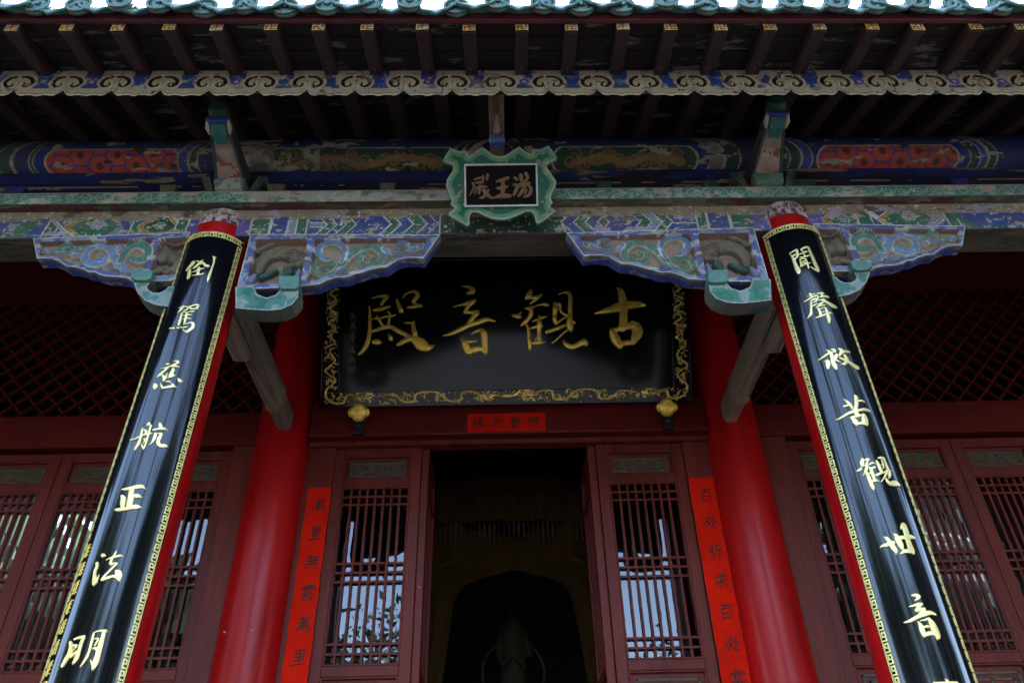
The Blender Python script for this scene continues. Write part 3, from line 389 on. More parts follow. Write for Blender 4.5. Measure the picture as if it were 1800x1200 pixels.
p.wear(0.03, 0.70, CREAM, 31, su=1.6); p.wear(0.014, 0.72, WHITE, 32, su=1.5); p.wear(0.07, 0.69, (0.33, 0.28, 0.33), 33, su=1.5)
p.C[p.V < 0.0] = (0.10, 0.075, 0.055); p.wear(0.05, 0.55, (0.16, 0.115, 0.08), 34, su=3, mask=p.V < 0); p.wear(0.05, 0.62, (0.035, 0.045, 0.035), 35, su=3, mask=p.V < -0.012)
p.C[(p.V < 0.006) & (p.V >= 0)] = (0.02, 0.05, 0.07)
p.grime(0.22, 0.04, dust=0.42)
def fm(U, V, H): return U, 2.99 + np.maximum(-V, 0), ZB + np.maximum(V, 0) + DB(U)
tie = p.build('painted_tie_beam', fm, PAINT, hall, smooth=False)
b = MB(); b.hexa([(x, y, ZB + z + DB(x)) for z in (0.002, 0.186) for x, y in ((-3.6, 2.994), (3.6, 2.994), (3.6, 3.17), (-3.6, 3.17))]); b.build('beam_core', OLIVE, tie)

# --- green plank moulding on top of it
ZP = 3.79
p = Paint(-3.6, 3.6, -0.10, 0.082, 0.005, TEAL)
fade = vnoise(p.U, p.V, 0.6, 44, 3)
for k in range(90):
    x = -3.55 + k*0.08; p.spiral(x, 0.04 + 0.006*math.sin(k*2.1), 0.030, 1.35, (0.36, 0.46, 0.40), 0.007, flip=(-1)**k, start=1.2*k)
    p.stroke([(x-0.03, 0.012, 0.005), (x+0.02, 0.020, 0.007), (x+0.06, 0.066, 0.005)], (0.27, 0.40, 0.34))
m = (p.U > BX(430)) & (p.U < BX(790)); p.wear(0.07, 0.44, (0.42, 0.42, 0.36), 41, su=2.2, mask=m); p.wear(0.03, 0.60, (0.32, 0.20, 0.15), 42, su=2, mask=m)
p.wear(0.05, 0.63, (0.47, 0.38, 0.29), 43, su=2.5); p.wear(0.025, 0.66, (0.42, 0.42, 0.38), 45, su=2)
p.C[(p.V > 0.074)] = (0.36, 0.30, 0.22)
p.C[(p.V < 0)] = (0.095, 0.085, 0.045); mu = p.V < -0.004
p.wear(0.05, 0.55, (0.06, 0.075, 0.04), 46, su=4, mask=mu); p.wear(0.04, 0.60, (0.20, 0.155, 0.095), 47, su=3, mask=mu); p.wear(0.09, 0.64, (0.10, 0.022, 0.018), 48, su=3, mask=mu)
p.grime(0.22, 0.05, 6, dust=0.25)
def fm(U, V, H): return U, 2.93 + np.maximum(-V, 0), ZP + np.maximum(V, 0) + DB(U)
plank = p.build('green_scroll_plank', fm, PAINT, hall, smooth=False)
b = MB(); b.hexa([(x, y, ZP + z + DB(x)) for z in (0.002, 0.082) for x, y in ((-3.6, 2.9335), (3.6, 2.9335), (3.6, 3.26), (-3.6, 3.26))]); b.build('plank_core', OLIVE, plank)

# --- blue board between plank and purlin
p = Paint(-3.6, 3.6, 0, 0.29, 0.006, (0.012, 0.015, 0.060))
p.C[p.V > 0.20] = (0.02, 0.03, 0.13); p.wear(0.05, 0.66, (0.27, 0.19, 0.09), 51, su=6); p.wear(0.09, 0.63, (0.015, 0.015, 0.02), 52, su=5)
p.C[(np.abs(p.V-0.175) < 0.006) & (vnoise(p.U, p.V, 0.15, 53) > 0.45)] = (0.30, 0.22, 0.11); p.grime(0.3, 0.06, 8, dust=0.3, dcol=(0.05, 0.04, 0.03))
p.build('blue_cushion_board', lambda U, V, H: (U, 3.05+0*U, 3.872+V+DB(U)), PAINT, hall, smooth=False)

# --- round painted purlin
RPU = 0.126; ZPU = 4.275
def arc(deg): return math.radians(deg)*RPU
p = Paint(-3.6, 3.6, arc(-130), arc(50), 0.0055, DBLUE)
A = p.V/RPU*180/math.pi + 49      # degrees from the line that faces the courtyard from below
def pband(a, b, c, bulge=0.0, e=0.0):
    x0, x1 = PX(a), PX(b); off = bulge*(1-(A/45)**2)
    if e: m = (p.U-off > x0-e) & (p.U-off < x1+e); p.C[m] = CREAM
    p.C[(p.U-off > x0) & (p.U-off < x1)] = c
def panel(a, b, cin, top=34, bot=-34, line=CREAM):
    x0, x1 = PX(a), PX(b); mid = (top+bot)/2; hh = (top-bot)/2; t = (A-mid)/hh
    def endm(grow, hgrow):
        e = 0.055*np.cos(np.clip(t/hgrow, -1, 1)*math.pi/2)**0.7
        return (np.abs(t) < hgrow) & (p.U > x0 + 0.055 - e - grow) & (p.U < x1 - 0.055 + e + grow)
    p.C[endm(0.115, 1.30)] = GRN*np.ones(3)*0.6; p.C[endm(0.085, 1.26)] = CREAM*np.ones(3)*0.7; p.C[endm(0.078, 1.24)] = (0.015, 0.025, 0.15); p.C[endm(0.02, 1.12)] = line; m = endm(0.008, 1.03); p.C[m] = cin; return m
def hexes(m, s=0.125, c=(0.04, 0.045, 0.22), w=0.0085):
    X, Y = p.U, p.V; best = np.full(X.shape, 9.0); sec = np.full(X.shape, 9.0)
    for ox, oy in ((0, 0), (s*0.82, s*0.5)):
        ix = np.round((X-ox)/(s*1.64)); iy = np.round((Y-oy)/s)
        for dx in (-1, 0, 1):
            for dy in (-1, 0, 1):
                d = np.hypot(X-ox-(ix+dx)*s*1.64, Y-oy-(iy+dy)*s); sec = np.where(d < best, best, np.minimum(sec, d)); best = np.minimum(best, d)
    p.C[m & (sec-best < w*1.2)] = c; p.C[m & (best < s*0.17)] = (0.10, 0.02, 0.03)
mL = panel(82, 312, REDP); hexes(mL); mR = panel(1446, 1690, REDP); hexes(mR)
mm = panel(470, 800, (0.012, 0.05, 0.022)); mm2 = panel(975, 1225, (0.012, 0.05, 0.022))
for m, a, b in ((mm, 500, 770), (mm2, 1000, 1200)):
    for k in range(26):
        x = PX(a + (b-a)*rng.random()); vv = arc(-49-20+40*rng.random()); q = p.C.copy()
        p.spiral(x, vv, 0.03+0.03*rng.random(), 1.2, (0.20, 0.10, 0.025), 0.014, flip=(-1)**k, start=k)
        p.C[~m] = q[~m]
    q = p.C.copy(); p.stroke([(PX(a), arc(-60), 0.02), (PX(a+(b-a)*0.3), arc(-38), 0.035), (PX(a+(b-a)*0.5), arc(-60), 0.04), (PX(a+(b-a)*0.75), arc(-38), 0.035), (PX(b), arc(-55), 0.05)], (0.24, 0.12, 0.03)); p.C[~m] = q[~m]
for a, b, c in ((8, 30, DGRN), (36, 62, DBLUE), (325, 340, BLUE), (345, 357, DGRN), (440, 452, DGRN), (1238, 1262, (0.22, 0.18, 0.13)), (1266, 1290, DGRN), (1380, 1398, DGRN), (1402, 1418, BLUE), (1720, 1731, BLUE), (1736, 1748, DGRN), (835, 846, CREAM), (895, 906, DGRN), (918, 928, CREAM), (808, 820, DGRN)):
    pband(a, b, c, bulge=0.045*(1 if a > 880 else -1), e=0.007)
for o in (-560, -320, 1850, 1990): pband(o, o+30, DGRN, 0.04, 0.008); 
pband(425, 480, (0.16, 0.13, 0.10)); p.wear(0.05, 0.52, (0.32, 0.26, 0.16), 61, su=1.2, mask=(p.U > PX(415)) & (p.U < PX(560)))
p.wear(0.045, 0.70, (0.36, 0.30, 0.19), 62, su=2.6); p.wear(0.06, 0.72, (0.03, 0.03, 0.03), 63, su=3)
p.wear(0.03, 0.71, (0.42, 0.33, 0.20), 64, su=3.5, mask=mR | mL); p.grime(0.3, 0.07, 9, dust=0.35, dcol=(0.10, 0.085, 0.05))
def fm(U, V, H): a = V/RPU; return U, YF - RPU*np.cos(a), ZPU + RPU*np.sin(a) + DP(U)
p.build('painted_purlin', fm, PAINT, hall)

# --- carved brackets beside the column heads
def bracket(outline, inner, lion, scrolls, lions, colors, hook, cap, flip):
    sgn = -1 if flip else 1
    def mmk(pts): return [(x*0.001, z*0.001) for x, z in pts]
    out, inn, lio = mmk(outline), mmk(inner), mmk(lion)
    xs = [q[0] for q in out]; zs = [q[1] for q in out]
    p = Paint(min(xs)-0.01, max(xs)+0.01, min(zs)-0.01, max(zs)+0.01, 0.003, (0.075, 0.095, 0.28))
    m = p.inside(out); p.A = m.copy(); inm = p.inside(inn); lim = p.inside(lio)
    p.wear(0.04, 0.52, LAV, 70, mask=m, su=1.6)
    for a, b in zip(out, out[1:]+out[:1]): p.stroke([(a[0], a[1], 0.013), (b[0], b[1], 0.013)], WHITE, smooth=False)
    p.C[inm] = TAN; p.H[inm] = -0.030; p.C[lim] = (0.20, 0.13, 0.085); p.H[lim] = -0.042
    for poly in (inn, lio):
        for a, b in zip(poly, poly[1:]+poly[:1]): p.stroke([(a[0], a[1], 0.007), (b[0], b[1], 0.007)], (0.15, 0.07, 0.04), smooth=False)
    base = p.H.copy()
    sc = [[(s[i]*0.001, s[i+1]*0.001, s[i+2]*0.00128) for i in range(0, len(s), 3)] for s in scrolls]
    for s, c in zip(sc, colors):
        h = np.zeros_like(p.H); keep = p.H.copy(); p.H = h; mk = p.stroke(s, c, edge=(0.46, 0.42, 0.31), h=0.026, h0=0.005, ew=0.66); hh = p.H; p.H = keep
        sel = mk & inm; p.H[sel] = np.maximum(p.H[sel], base[sel] + hh[sel])
    rr = random.Random(31 + len(scrolls))
    for _ in range(46):          # small carved leaves in the gaps between the scrolls
        i, j = rr.randrange(p.nu), rr.randrange(p.nv)
        if not inm[j, i] or p.H[j, i] > base[j, i] + 0.002: continue
        keep = p.H.copy(); p.H = np.zeros_like(keep); kc = p.C.copy(); mk = p.spiral(p.u[i], p.v[j], rr.uniform(.012, .022), 0.9, rr.choice(((0.07, 0.16, 0.13), (0.14, 0.18, 0.32), (0.26, 0.26, 0.34))), 0.012, flip=rr.choice((-1, 1)), start=rr.uniform(0, 6), h=0.014, edge=(0.36, 0.32, 0.26)); hh = p.H; p.H = keep
        sel = mk & inm & (keep <= base + 0.004); p.H[sel] = np.maximum(p.H[sel], base[sel] + hh[sel]); kc[sel] = p.C[sel]; p.C = kc
    n = vnoise(p.U, p.V, 0.02, 71); p.C[inm & (p.H > base+0.004) & (n > 0.63)] *= 1.5
    ls = [[(s[i]*0.001, s[i+1]*0.001, s[i+2]*0.00142) for i in range(0, len(s), 3)] for s in lions]
    for k, s in enumerate(ls):
        c = LION if k < 4 or len(ls) < 7 else ((0.03, 0.085, 0.06) if k < 6 else (0.18, 0.19, 0.32)); keep = p.H.copy(); p.H = np.zeros_like(keep); mk = p.stroke(s, c, h=0.034, h0=0.0, edge=tuple(q*0.6 for q in c)); hh = p.H; p.H = keep
        sel = mk & lim; p.H[sel] = np.maximum(p.H[sel], base[sel]+hh[sel])
    hu, hv = ls[1][0][0], ls[1][0][1]; keep = p.H.copy(); p.H = np.zeros_like(keep)
    for a in np.linspace(0, 6.28, 10): p.spiral(hu+0.026*math.cos(a), hv-0.012+0.026*math.sin(a), 0.011, 1.0, (0.13, 0.10, 0.065), 0.008, start=a, h=0.012, edge=(0.07, 0.05, 0.035))
    hh = p.H; p.H = keep; sel = (hh > 0) & lim; p.H[sel] = np.maximum(p.H[sel], base[sel]+0.022) + hh[sel]*0.8
    mane = vnoise(p.U, p.V, 0.018, 77, 2); p.H[lim & (p.H > base+0.012)] += 0.010*(mane[lim & (p.H > base+0.012)]-0.5); p.C[lim] *= (0.7+0.6*mane[lim])[..., None]
    p.wear(0.03, 0.64, (0.42, 0.38, 0.33), 72, su=1.8, mask=m & ~inm & ~lim); p.grime(0.2, 0.03, 11, dust=0.38)
    fmap = lambda U, V, H: (sgn*U, 2.975 - H, V)
    o = p.build('carved_bracket', fmap, PAINT, hall)
    # carved edge that gives the board its thickness, dirty blue over bare grey wood
    L = [0.0]
    for a, b in zip(out, out[1:]+out[:1]): L.append(L[-1] + math.hypot(b[0]-a[0], b[1]-a[1]))
    pts = out + out[:1]; w = Paint(0, L[-1], 0, 0.068, 0.004, (0.13, 0.13, 0.115))
    nn = vnoise(w.U, w.V, 0.03, 73, 4); w.C[w.V > 0.026+0.02*(nn-0.5)] = (0.05, 0.07, 0.30); w.C[(w.V < 0.006)] = (0.4, 0.4, 0.42); w.wear(0.025, 0.62, (0.30, 0.27, 0.18), 74, su=2); w.grime(0.25, 0.03, 12)
    px, pz = np.array([q[0] for q in pts]), np.array([q[1] for q in pts])
    def fe(U, V, H): return sgn*np.interp(U, L, px), 2.9765+V, np.interp(U, L, pz)
    w.build('scalloped_edge', fe, PAINT, o, smooth=False)
    bk = MB(); bk.prism(out, lambda x, z: (sgn*x, 3.043, z), lambda x, z: (sgn*x, 3.046, z)); bk.build('back_board', OLIVE, o)
    # hook arm and its cap
    hk = [(x*0.001, z*0.001) for x, z in hook]; n = len(hk)
    hx = Paint(min(q[0] for q in hk)-.01, max(q[0] for q in hk)+.01, min(q[1] for q in hk)-.01, max(q[1] for q in hk)+.01, 0.0035, (0.075, 0.19, 0.145)); hm = hx.inside(hk); hx.A = hm
    nn = vnoise(hx.U, hx.V, 0.06, 75 + flip, 4); hx.C[nn > 0.58] = (0.22, 0.28, 0.25); hx.C[nn < 0.38] = (0.03, 0.16, 0.10)
    for a, b in zip(hk, hk[1:]+hk[:1]): hx.stroke([(a[0], a[1], 0.018), (b[0], b[1], 0.018)], (0.34, 0.36, 0.32), smooth=False); 
    for a, b in zip(hk, hk[1:]+hk[:1]): hx.stroke([(a[0], a[1], 0.007), (b[0], b[1], 0.007)], (0.26, 0.19, 0.16), smooth=False)
    hx.grime(0.2, 0.03, 13)
    arm = hx.build('hook_arm', lambda U, V, H: (sgn*U, 2.955-H, V), PAINT, o)
    s = MB(); s.prism(hk, lambda x, z: (sgn*x, 2.9565, z), lambda x, z: (sgn*x, 3.045, z), caps=(False, True)); s.build('arm_underside', OLIVEG, arm)
    cp = [(x*0.001, z*0.001) for x, z in cap]; s = MB(); s.prism(cp, lambda x, z: (sgn*x, 2.936, z), lambda x, z: (sgn*x, 3.03, z)); s.build('bearing_block', CAPG, o, bevel=0.004)
    return o
OLIVEG = mat('grey_green_bare_wood', (0.12, 0.125, 0.09), 0.7, var=0.35, scale=8, bump=0.3, spots=((0.05, 0.12, 0.10), 7, 0.54, (1, 1, 1)))
CAPG = mat('pale_green_block_paint', (0.09, 0.20, 0.155), 0.6, var=0.3, scale=16, bump=0.3, spots=((0.38, 0.38, 0.34), 18, 0.60, (1, 1, 1)))
BL2, GR2, PU2 = (0.085, 0.155, 0.28), (0.050, 0.165, 0.125), (0.20, 0.21, 0.33)
ci = [GR2, BL2, GR2, BL2, BL2, BL2, BL2, PU2, BL2, (0.35, 0.38, 0.5)]
co = [(0.13, 0.20, 0.33), GR2, (0.10, 0.20, 0.25), GR2, PU2, PU2, PU2, BL2, PU2]
D = DATA
for flip in (0, 1):
    bracket(D['qi_out'], D['qi_in'], D['qi_lion'], D['si'], D['lion'], ci, D['qi_hook'], D['qi_cap'], flip)
    bracket(D['qo_out'], D['qo_in'], D['qo_lion'], D['so'], D['liono'], co, D['qo_hook'], D['qo_cap'], flip)

# --- beam heads over the columns
for hx_, sg in ((-1.45, 1), (1.425, -1)):
    h = MB()
    prof = [(3.05, 3.93), (2.94, 3.935), (2.88, 3.955), (2.78, 4.00), (2.68, 4.035), (2.61, 4.057), (2.59, 4.08), (2.59, 4.14), (2.68, 4.12), (2.80, 4.085), (3.05, 4.06)]
    W = lambda y: 0.038 + 0.036*max(0, min(1, (y-2.58)/0.36))**1.2
    n = len(prof); h.add([(hx_ - W(y), y, z) for y, z in prof] + [(hx_ + W(y), y, z) for y, z in prof], [(i, (i+1) % n, n+(i+1) % n, n+i) for i in range(n)] + [tuple(range(n)), tuple(range(n, 2*n))])
    hd = h.build('beam_head', mat('faded_pink_beam_paint', (0.045, 0.050, 0.030), 0.65, var=0.4, scale=14, bump=0.3, spots=((0.10, 0.055, 0.035), 7, 0.55, (1, 1, 1))), hall)
    u = MB(); q = [(y, z-0.003) for y, z in prof[1:6]]; u.add([(hx_+s*(W(y)-0.006), y, z) for y, z in q for s in (-1, 1)], [(2*i, 2*i+1, 2*i+3, 2*i+2) for i in range(len(q)-1)]); u.build('painted_underside', mat('faded_pink_beam_paint', (0.34, 0.21, 0.15), 0.65, var=0.35, scale=14, bump=0.3, spots=((0.22, 0.065, 0.025), 9, 0.54, (1, 1, 1))), hd)
    # painted edge lines on the underside, green feathered crest and small ears
    e = MB()
    for s in (-1, 1):
        e.tube([(hx_ + s*(W(y)+0.002), y-0.003, z-0.003) for y, z in prof[1:6]], 0.007, 6)
    e.build('edge_moulding', mat('dark_green_edge_paint', (0.03, 0.06, 0.045), 0.6), hd)
    c = MB(); c.tube([(hx_, 2.66, 4.085), (hx_, 2.62, 4.098), (hx_, 2.58, 4.115), (hx_, 2.555, 4.135)], [0.042, 0.052, 0.052, 0.030], 14); c.build('green_crest', mat('dark_green_crest_paint', (0.022, 0.055, 0.032), 0.55, var=0.4, scale=20, spots=((0.11, 0.085, 0.045), 12, 0.58, (1, 1, 1))), hd, smooth=True)
    c = MB(); c.tube([(hx_+0.050*math.cos(a), 2.60, 4.062-0.020*math.sin(a)) for a in np.linspace(0.1, math.pi-0.1, 9)], 0.013, 8); c.build('blue_brow', mat('blue_brow_paint', (0.03, 0.045, 0.20), 0.55, var=0.4, scale=20), hd, smooth=True)
    f = MB()
    for k in range(7):
        x = hx_ + (k-3)*0.0105; f.tube([(x, 2.62, 4.05), (x*1.0, 2.66, 4.020-0.004*abs(k-3)), (hx_+(k-3)*0.007, 2.715, 4.000)], [0.008, 0.009, 0.004], 6)
    f.build('feathered_tongue', mat('bright_green_tongue_paint', (0.03, 0.15, 0.10), 0.5, var=0.3, scale=30), hd, smooth=True)
    f = MB()
    for s in (-1, 1): f.tube([(hx_ + s*0.052, 2.60, 4.06), (hx_ + s*0.056, 2.64, 4.035), (hx_ + s*0.05, 2.67, 4.02)], [0.007, 0.014, 0.006], 8)
    f.build('cream_ear', mat('cream_ear_paint', CREAM, 0.6), hd, smooth=True)
    b = MB(); z0 = 3.874+DB(hx_); b.hexa([(hx_-0.075, 2.905, z0), (hx_+0.075, 2.905, z0), (hx_+0.075, 3.06, z0), (hx_-0.075, 3.06, z0), (hx_-0.082, 2.895, z0+0.068), (hx_+0.082, 2.895, z0+0.068), (hx_+0.082, 3.06, z0+0.068), (hx_-0.082, 3.06, z0+0.068)])
    b.build('base_block', mat('worn_green_white_paint', (0.10, 0.17, 0.11), 0.6, var=0.4, scale=15, bump=0.3, spots=((0.36, 0.33, 0.26), 9, 0.50 if sg > 0 else 0.62, (1, 1, 1))), hd, bevel=0.005)
    for s in (-1, 1):
        b = MB(); b.hexa([(hx_+s*0.085, 2.95, z0), (hx_+s*0.125, 2.95, z0), (hx_+s*0.125, 3.05, z0), (hx_+s*0.085, 3.05, z0), (hx_+s*0.13, 2.94, z0+0.13), (hx_+s*0.18, 2.94, z0+0.13), (hx_+s*0.18, 3.05, z0+0.13), (hx_+s*0.13, 3.05, z0+0.13)])
        b.build('flared_wing', mat('drab_green_wing_paint', (0.11, 0.10, 0.05), 0.65, var=0.4, scale=14, spots=((0.02, 0.06, 0.04), 8, 0.5, (1, 1, 1))), hd, bevel=0.004)
# small bearing blocks on the plank
for bx_, bw, c in ((-1.80, 0.09, 0), (-1.22, 0.10, 0), (1.13, 0.085, 1), (1.63, 0.15, 1), (2.49, 0.10, 2), (-2.62, 0.12, 2), (-0.62, 0.09, 0), (0.55, 0.09, 1)):
    z0 = 3.874 + DB(bx_); b = MB(); h2 = bw/2
    b.hexa([(bx_-h2*0.7, 2.97, z0), (bx_+h2*0.7, 2.97, z0), (bx_+h2*0.7, 3.049, z0), (bx_-h2*0.7, 3.049, z0), (bx_-h2, 2.955, z0+0.085), (bx_+h2, 2.955, z0+0.085), (bx_+h2, 3.049, z0+0.085), (bx_-h2, 3.049, z0+0.085)])
    b.build('bearing_block', mat('block_paint', ((0.10, 0.095, 0.05), (0.02, 0.06, 0.045), (0.02, 0.025, 0.12))[c], 0.6, var=0.4, scale=20, bump=0.2, spots=((0.26, 0.22, 0.12), 14, 0.62, (1, 1, 1))), hall, bevel=0.006)

# --- carved beam nose in the middle of the eave
b = MB(); xm = -0.026
prof = [(2.96, 4.10), (2.86, 4.095), (2.72, 4.09), (2.60, 4.085), (2.47, 4.09), (2.44, 4.13), (2.44, 4.24), (2.96, 4.26)]
n = len(prof); b.add([(xm-0.040, y, z) for y, z in prof] + [(xm+0.040, y, z) for y, z in prof], [(i, (i+1) % n, n+(i+1) % n, n+i) for i in range(n)] + [tuple(range(n)), tuple(range(n, 2*n))])
nose = b.build('carved_beam_nose', mat('worn_tan_paint', (0.22, 0.15, 0.09), 0.65, var=0.4, scale=18, bump=0.3), hall, bevel=0.004)
b = MB(); b.box(xm-0.016, xm+0.016, 2.47, 2.60, 4.079, 4.086); b.build('red_panel', mat('dull_red_panel_paint', (0.20, 0.045, 0.025), 0.6, var=0.2), nose)
b = MB()
b.tube([(xm, 2.61, 4.078), (xm, 2.66, 4.070), (xm, 2.70, 4.066), (xm, 2.74, 4.078)], [0.005, 0.014, 0.022, 0.010], 10); b.build('lotus_bud', mat('pink_lotus_paint', (0.42, 0.20, 0.17), 0.55, var=0.3, scale=25), nose, smooth=True)
b = MB()
for k in range(5): b.tube([(xm+(k-2)*0.016, 2.735, 4.082), (xm+(k-2)*0.016, 2.77, 4.068), (xm+(k-2)*0.010, 2.83, 4.078)], [0.004, 0.012, 0.005], 8)
b.build('lotus_leaf', mat('blue_white_lotus_paint', (0.12, 0.19, 0.42), 0.55, var=0.5, scale=30, spots=((0.5, 0.5, 0.5), 22, 0.60, (1, 1, 1))), nose, smooth=True)
def hang(o, x):      # copies follow the slight sag of the old eave
    return o
def dup(o, parent=None):
    c = o.copy(); COL.objects.link(c)
    if parent is not None: c.parent = parent
    for ch in o.children: dup(ch, c)
    return c

# --- eave: lower rafters, cloud-cut fascia (valance), flying rafters, boards, tiles
PIT_ = 0.2305
b = MB(); b.beam((0, 2.372, 4.135), (0, 3.42, 4.135+0.42*1.048), 0.075, 0.085); b.beam((0, 3.42, 4.575), (0, 4.95, 5.24), 0.075, 0.085)
raf = b.build('eave_rafter', RAFTER, hall, bevel=0.008)
for k in range(-15, 16):
    x = -0.1 + k*PIT_; o = raf if k == -15 else dup(raf, hall); o.location.x = x; o.location.z += DE(x)*0.6 if o is raf else 0
    o.location = (x + rng.uniform(-.012, .012), -YF, DE(x)*0.6 + rng.uniform(-.006, .006)); o.rotation_euler = (0, 0, rng.uniform(-.008, .008))
b = MB()
for k in range(9):
    y0 = 2.36 + k*0.31; z0 = 4.185 + 0.42*(y0-2.36); b.hexa([(-3.7, y0, z0), (3.7, y0, z0), (3.7, y0+0.30, z0+0.126), (-3.7, y0+0.30, z0+0.126), (-3.7, y0, z0+0.03), (3.7, y0, z0+0.03), (3.7, y0+0.30, z0+0.156), (-3.7, y0+0.30, z0+0.156)])
b.build('roof_boarding', BOARD, hall)

# cloud-cut valance board
pv = Paint(-3.45, 3.45, -0.006, 0.20, 0.0038, (0.34, 0.255, 0.15))
k0 = -2.31; ph = (pv.U-k0)/PIT_; s_ = ph - np.round(ph)
bot = 0.036*np.exp(-np.abs(s_)/0.075) + 0.0045*np.cos(2*math.pi*s_*3.0) + 0.004
pv.A = pv.V > bot
n1 = vnoise(pv.U, pv.V, 0.05, 81, 4); n2 = vnoise(pv.U, pv.V, 0.35, 82, 3)
m = (np.abs(s_) > 0.33) & (pv.V > 0.06) & (n1 + 0.5*n2 < 0.84); pv.C[m] = (0.03, 0.045, 0.15); pv.C[m & (n1 > 0.5)] = (0.09, 0.12, 0.20)
pv.C[(n1 + 0.4*n2 > 0.86)] = (0.36, 0.30, 0.235)
for k in range(-2, 30):
    x = k0 + k*PIT_; zc = 0.088
    for r_, c_, w_ in ((0.083, (0.40, 0.34, 0.235), 0.010), (0.072, (0.03, 0.05, 0.06), 0.007)):
        pv.stroke([(x + r_*math.cos(a)*1.0, zc+0.018 + r_*0.66*math.sin(a), w_) for a in np.linspace(-0.5, math.pi+0.5, 14)], c_, sub=2)
    for s in (-1, 1):
        q = [(x-s*0.006, 0.150, 0.016), (x+s*0.030, 0.149, 0.020), (x+s*0.058, 0.128, 0.021), (x+s*0.064, 0.098, 0.019), (x+s*0.046, 0.076, 0.017), (x+s*0.026, 0.084, 0.014), (x+s*0.028, 0.104, 0.010)]
        pv.stroke([(a, c, w+0.016) for a, c, w in q], (0.47, 0.37, 0.21)); pv.stroke(q, (0.022, 0.006, 0.006))
        mm = pv.stroke([(a, c, w*0.7) for a, c, w in q], None); pv.H[mm] = -0.012
        pv.stroke([(x+s*0.004, 0.060, 0.008), (x+s*0.010, 0.095, 0.010), (x+s*0.014, 0.118, 0.012)], (0.40, 0.33, 0.22), h=0.004)
    if k % 3: flw = [(x+PIT_/2 + 0.018*math.cos(a), 0.11 + 0.018*math.sin(a)) for a in np.linspace(0, 6.28, 9)]; [pv.disc(a, c, 0.007, (0.03, 0.04, 0.22)) for a, c in flw]
pv.C[(pv.V - bot < 0.011)] = (0.46, 0.37, 0.22); pv.C[(pv.V - bot > 0.016) & (pv.V - bot < 0.021)] = (0.05, 0.06, 0.10)
for x in (-1.83, 0.02-0.30, 1.88): pv.rect(x-0.002, x+0.002, 0, 0.2, BLK)
pv.wear(0.04, 0.72, (0.20, 0.13, 0.10), 83, su=2); pv.wear(0.02, 0.75, (0.03, 0.02, 0.02), 84, su=2); pv.grime(0.15, 0.04, 14)
val = pv.build('cloud_cut_valance', lambda U, V, H: (U, 2.34-H, 3.868+V+DE(U)), PAINT, hall)
b = MB(); b.hexa([(x, y, 3.915+z+DE(x)) for z in (0, 0.15) for x, y in ((-3.45, 2.356), (3.45, 2.356), (3.45, 2.366), (-3.45, 2.366))]); b.build('back_board', BOARD, val)

# flying rafters with gilded end plates
def end_plate():
    p = Paint(-0.0285, 0.0285, -0.0285, 0.0285, 0.0019, (0.55, 0.32, 0.03)); R_ = (0.16, 0.045, 0.02); t = 0.0052
    for q in ([(0, -0.019), (0, 0.019)], [(-0.019, 0), (0.019, 0)], [(0, 0.019), (-0.019, 0.019)], [(0, -0.019), (0.019, -0.019)], [(-0.019, 0), (-0.019, -0.019)], [(0.019, 0), (0.019, 0.019)]): p.line(q, t*1.7, R_)
    return p
plates = []
for v in range(4):
    p = end_plate(); p.wear(0.02, (0.76, 0.68, 0.52, 0.72)[v], (0.33, 0.24, 0.20), 90+v); p.wear(0.012, 0.72, (0.5, 0.44, 0.36), 95+v)
    plates.append(p)
FS, FY = 0.25, 2.06
b = MB(); b.beam((0, FY, 3.99), (0, 2.375, 3.99+FS*0.315), 0.060, 0.060); fly0 = b.build('flying_rafter', RAFTER, hall, bevel=0.004)
pl0 = [p.build('end_plate', lambda U, V, H: (U, FY-0.004+0*U, 3.9985-0.0085+V), PAINT, None, smooth=False) for p in plates]
for k in range(-14, 16):
    x = 0.0835 + k*0.2285 + rng.uniform(-.007, .007); o = fly0 if k == -14 else fly0.copy()
    if k != -14: COL.objects.link(o)
    e = pl0[k % 4] if k in (-14, -13, -12, -11) else pl0[k % 4].copy()
    if k not in (-14, -13, -12, -11): COL.objects.link(e)
    e.parent = o; e.location = (0, 0, 0); o.parent = hall
    o.location = (x, -YF, DE(x) + rng.uniform(-.004, .004)); o.rotation_euler = (0, 0, rng.uniform(-.009, .009))
    if k % 4 == 2: e['label'] = 'bare end face with its gilding flaked off'
b = MB()
def slab(x0, x1, y0, y1, z0, z1, t): return [(x, y, z+dz+DE(x)) for dz in (0, t) for x, y, z in ((x0, y0, z0), (x1, y0, z0), (x1, y1, z1), (x0, y1, z1))]
b.hexa(slab(-3.7, 3.7, 2.05, 2.14, 4.022, 4.045, 0.02)); b.hexa(slab(-3.7, 3.7, 2.145, 2.23, 4.047, 4.068, 0.02)); b.hexa(slab(-3.7, 3.7, 2.235, 2.42, 4.070, 4.116, 0.02))
b.build('flying_rafter_boarding', BOARD, hall)
b = MB(); b.hexa(slab(-3.7, 3.7, 2.040, 2.064, 4.021, 4.021, 0.052)); b.build('maroon_eave_strip', FASCIA, hall, bevel=0.004)
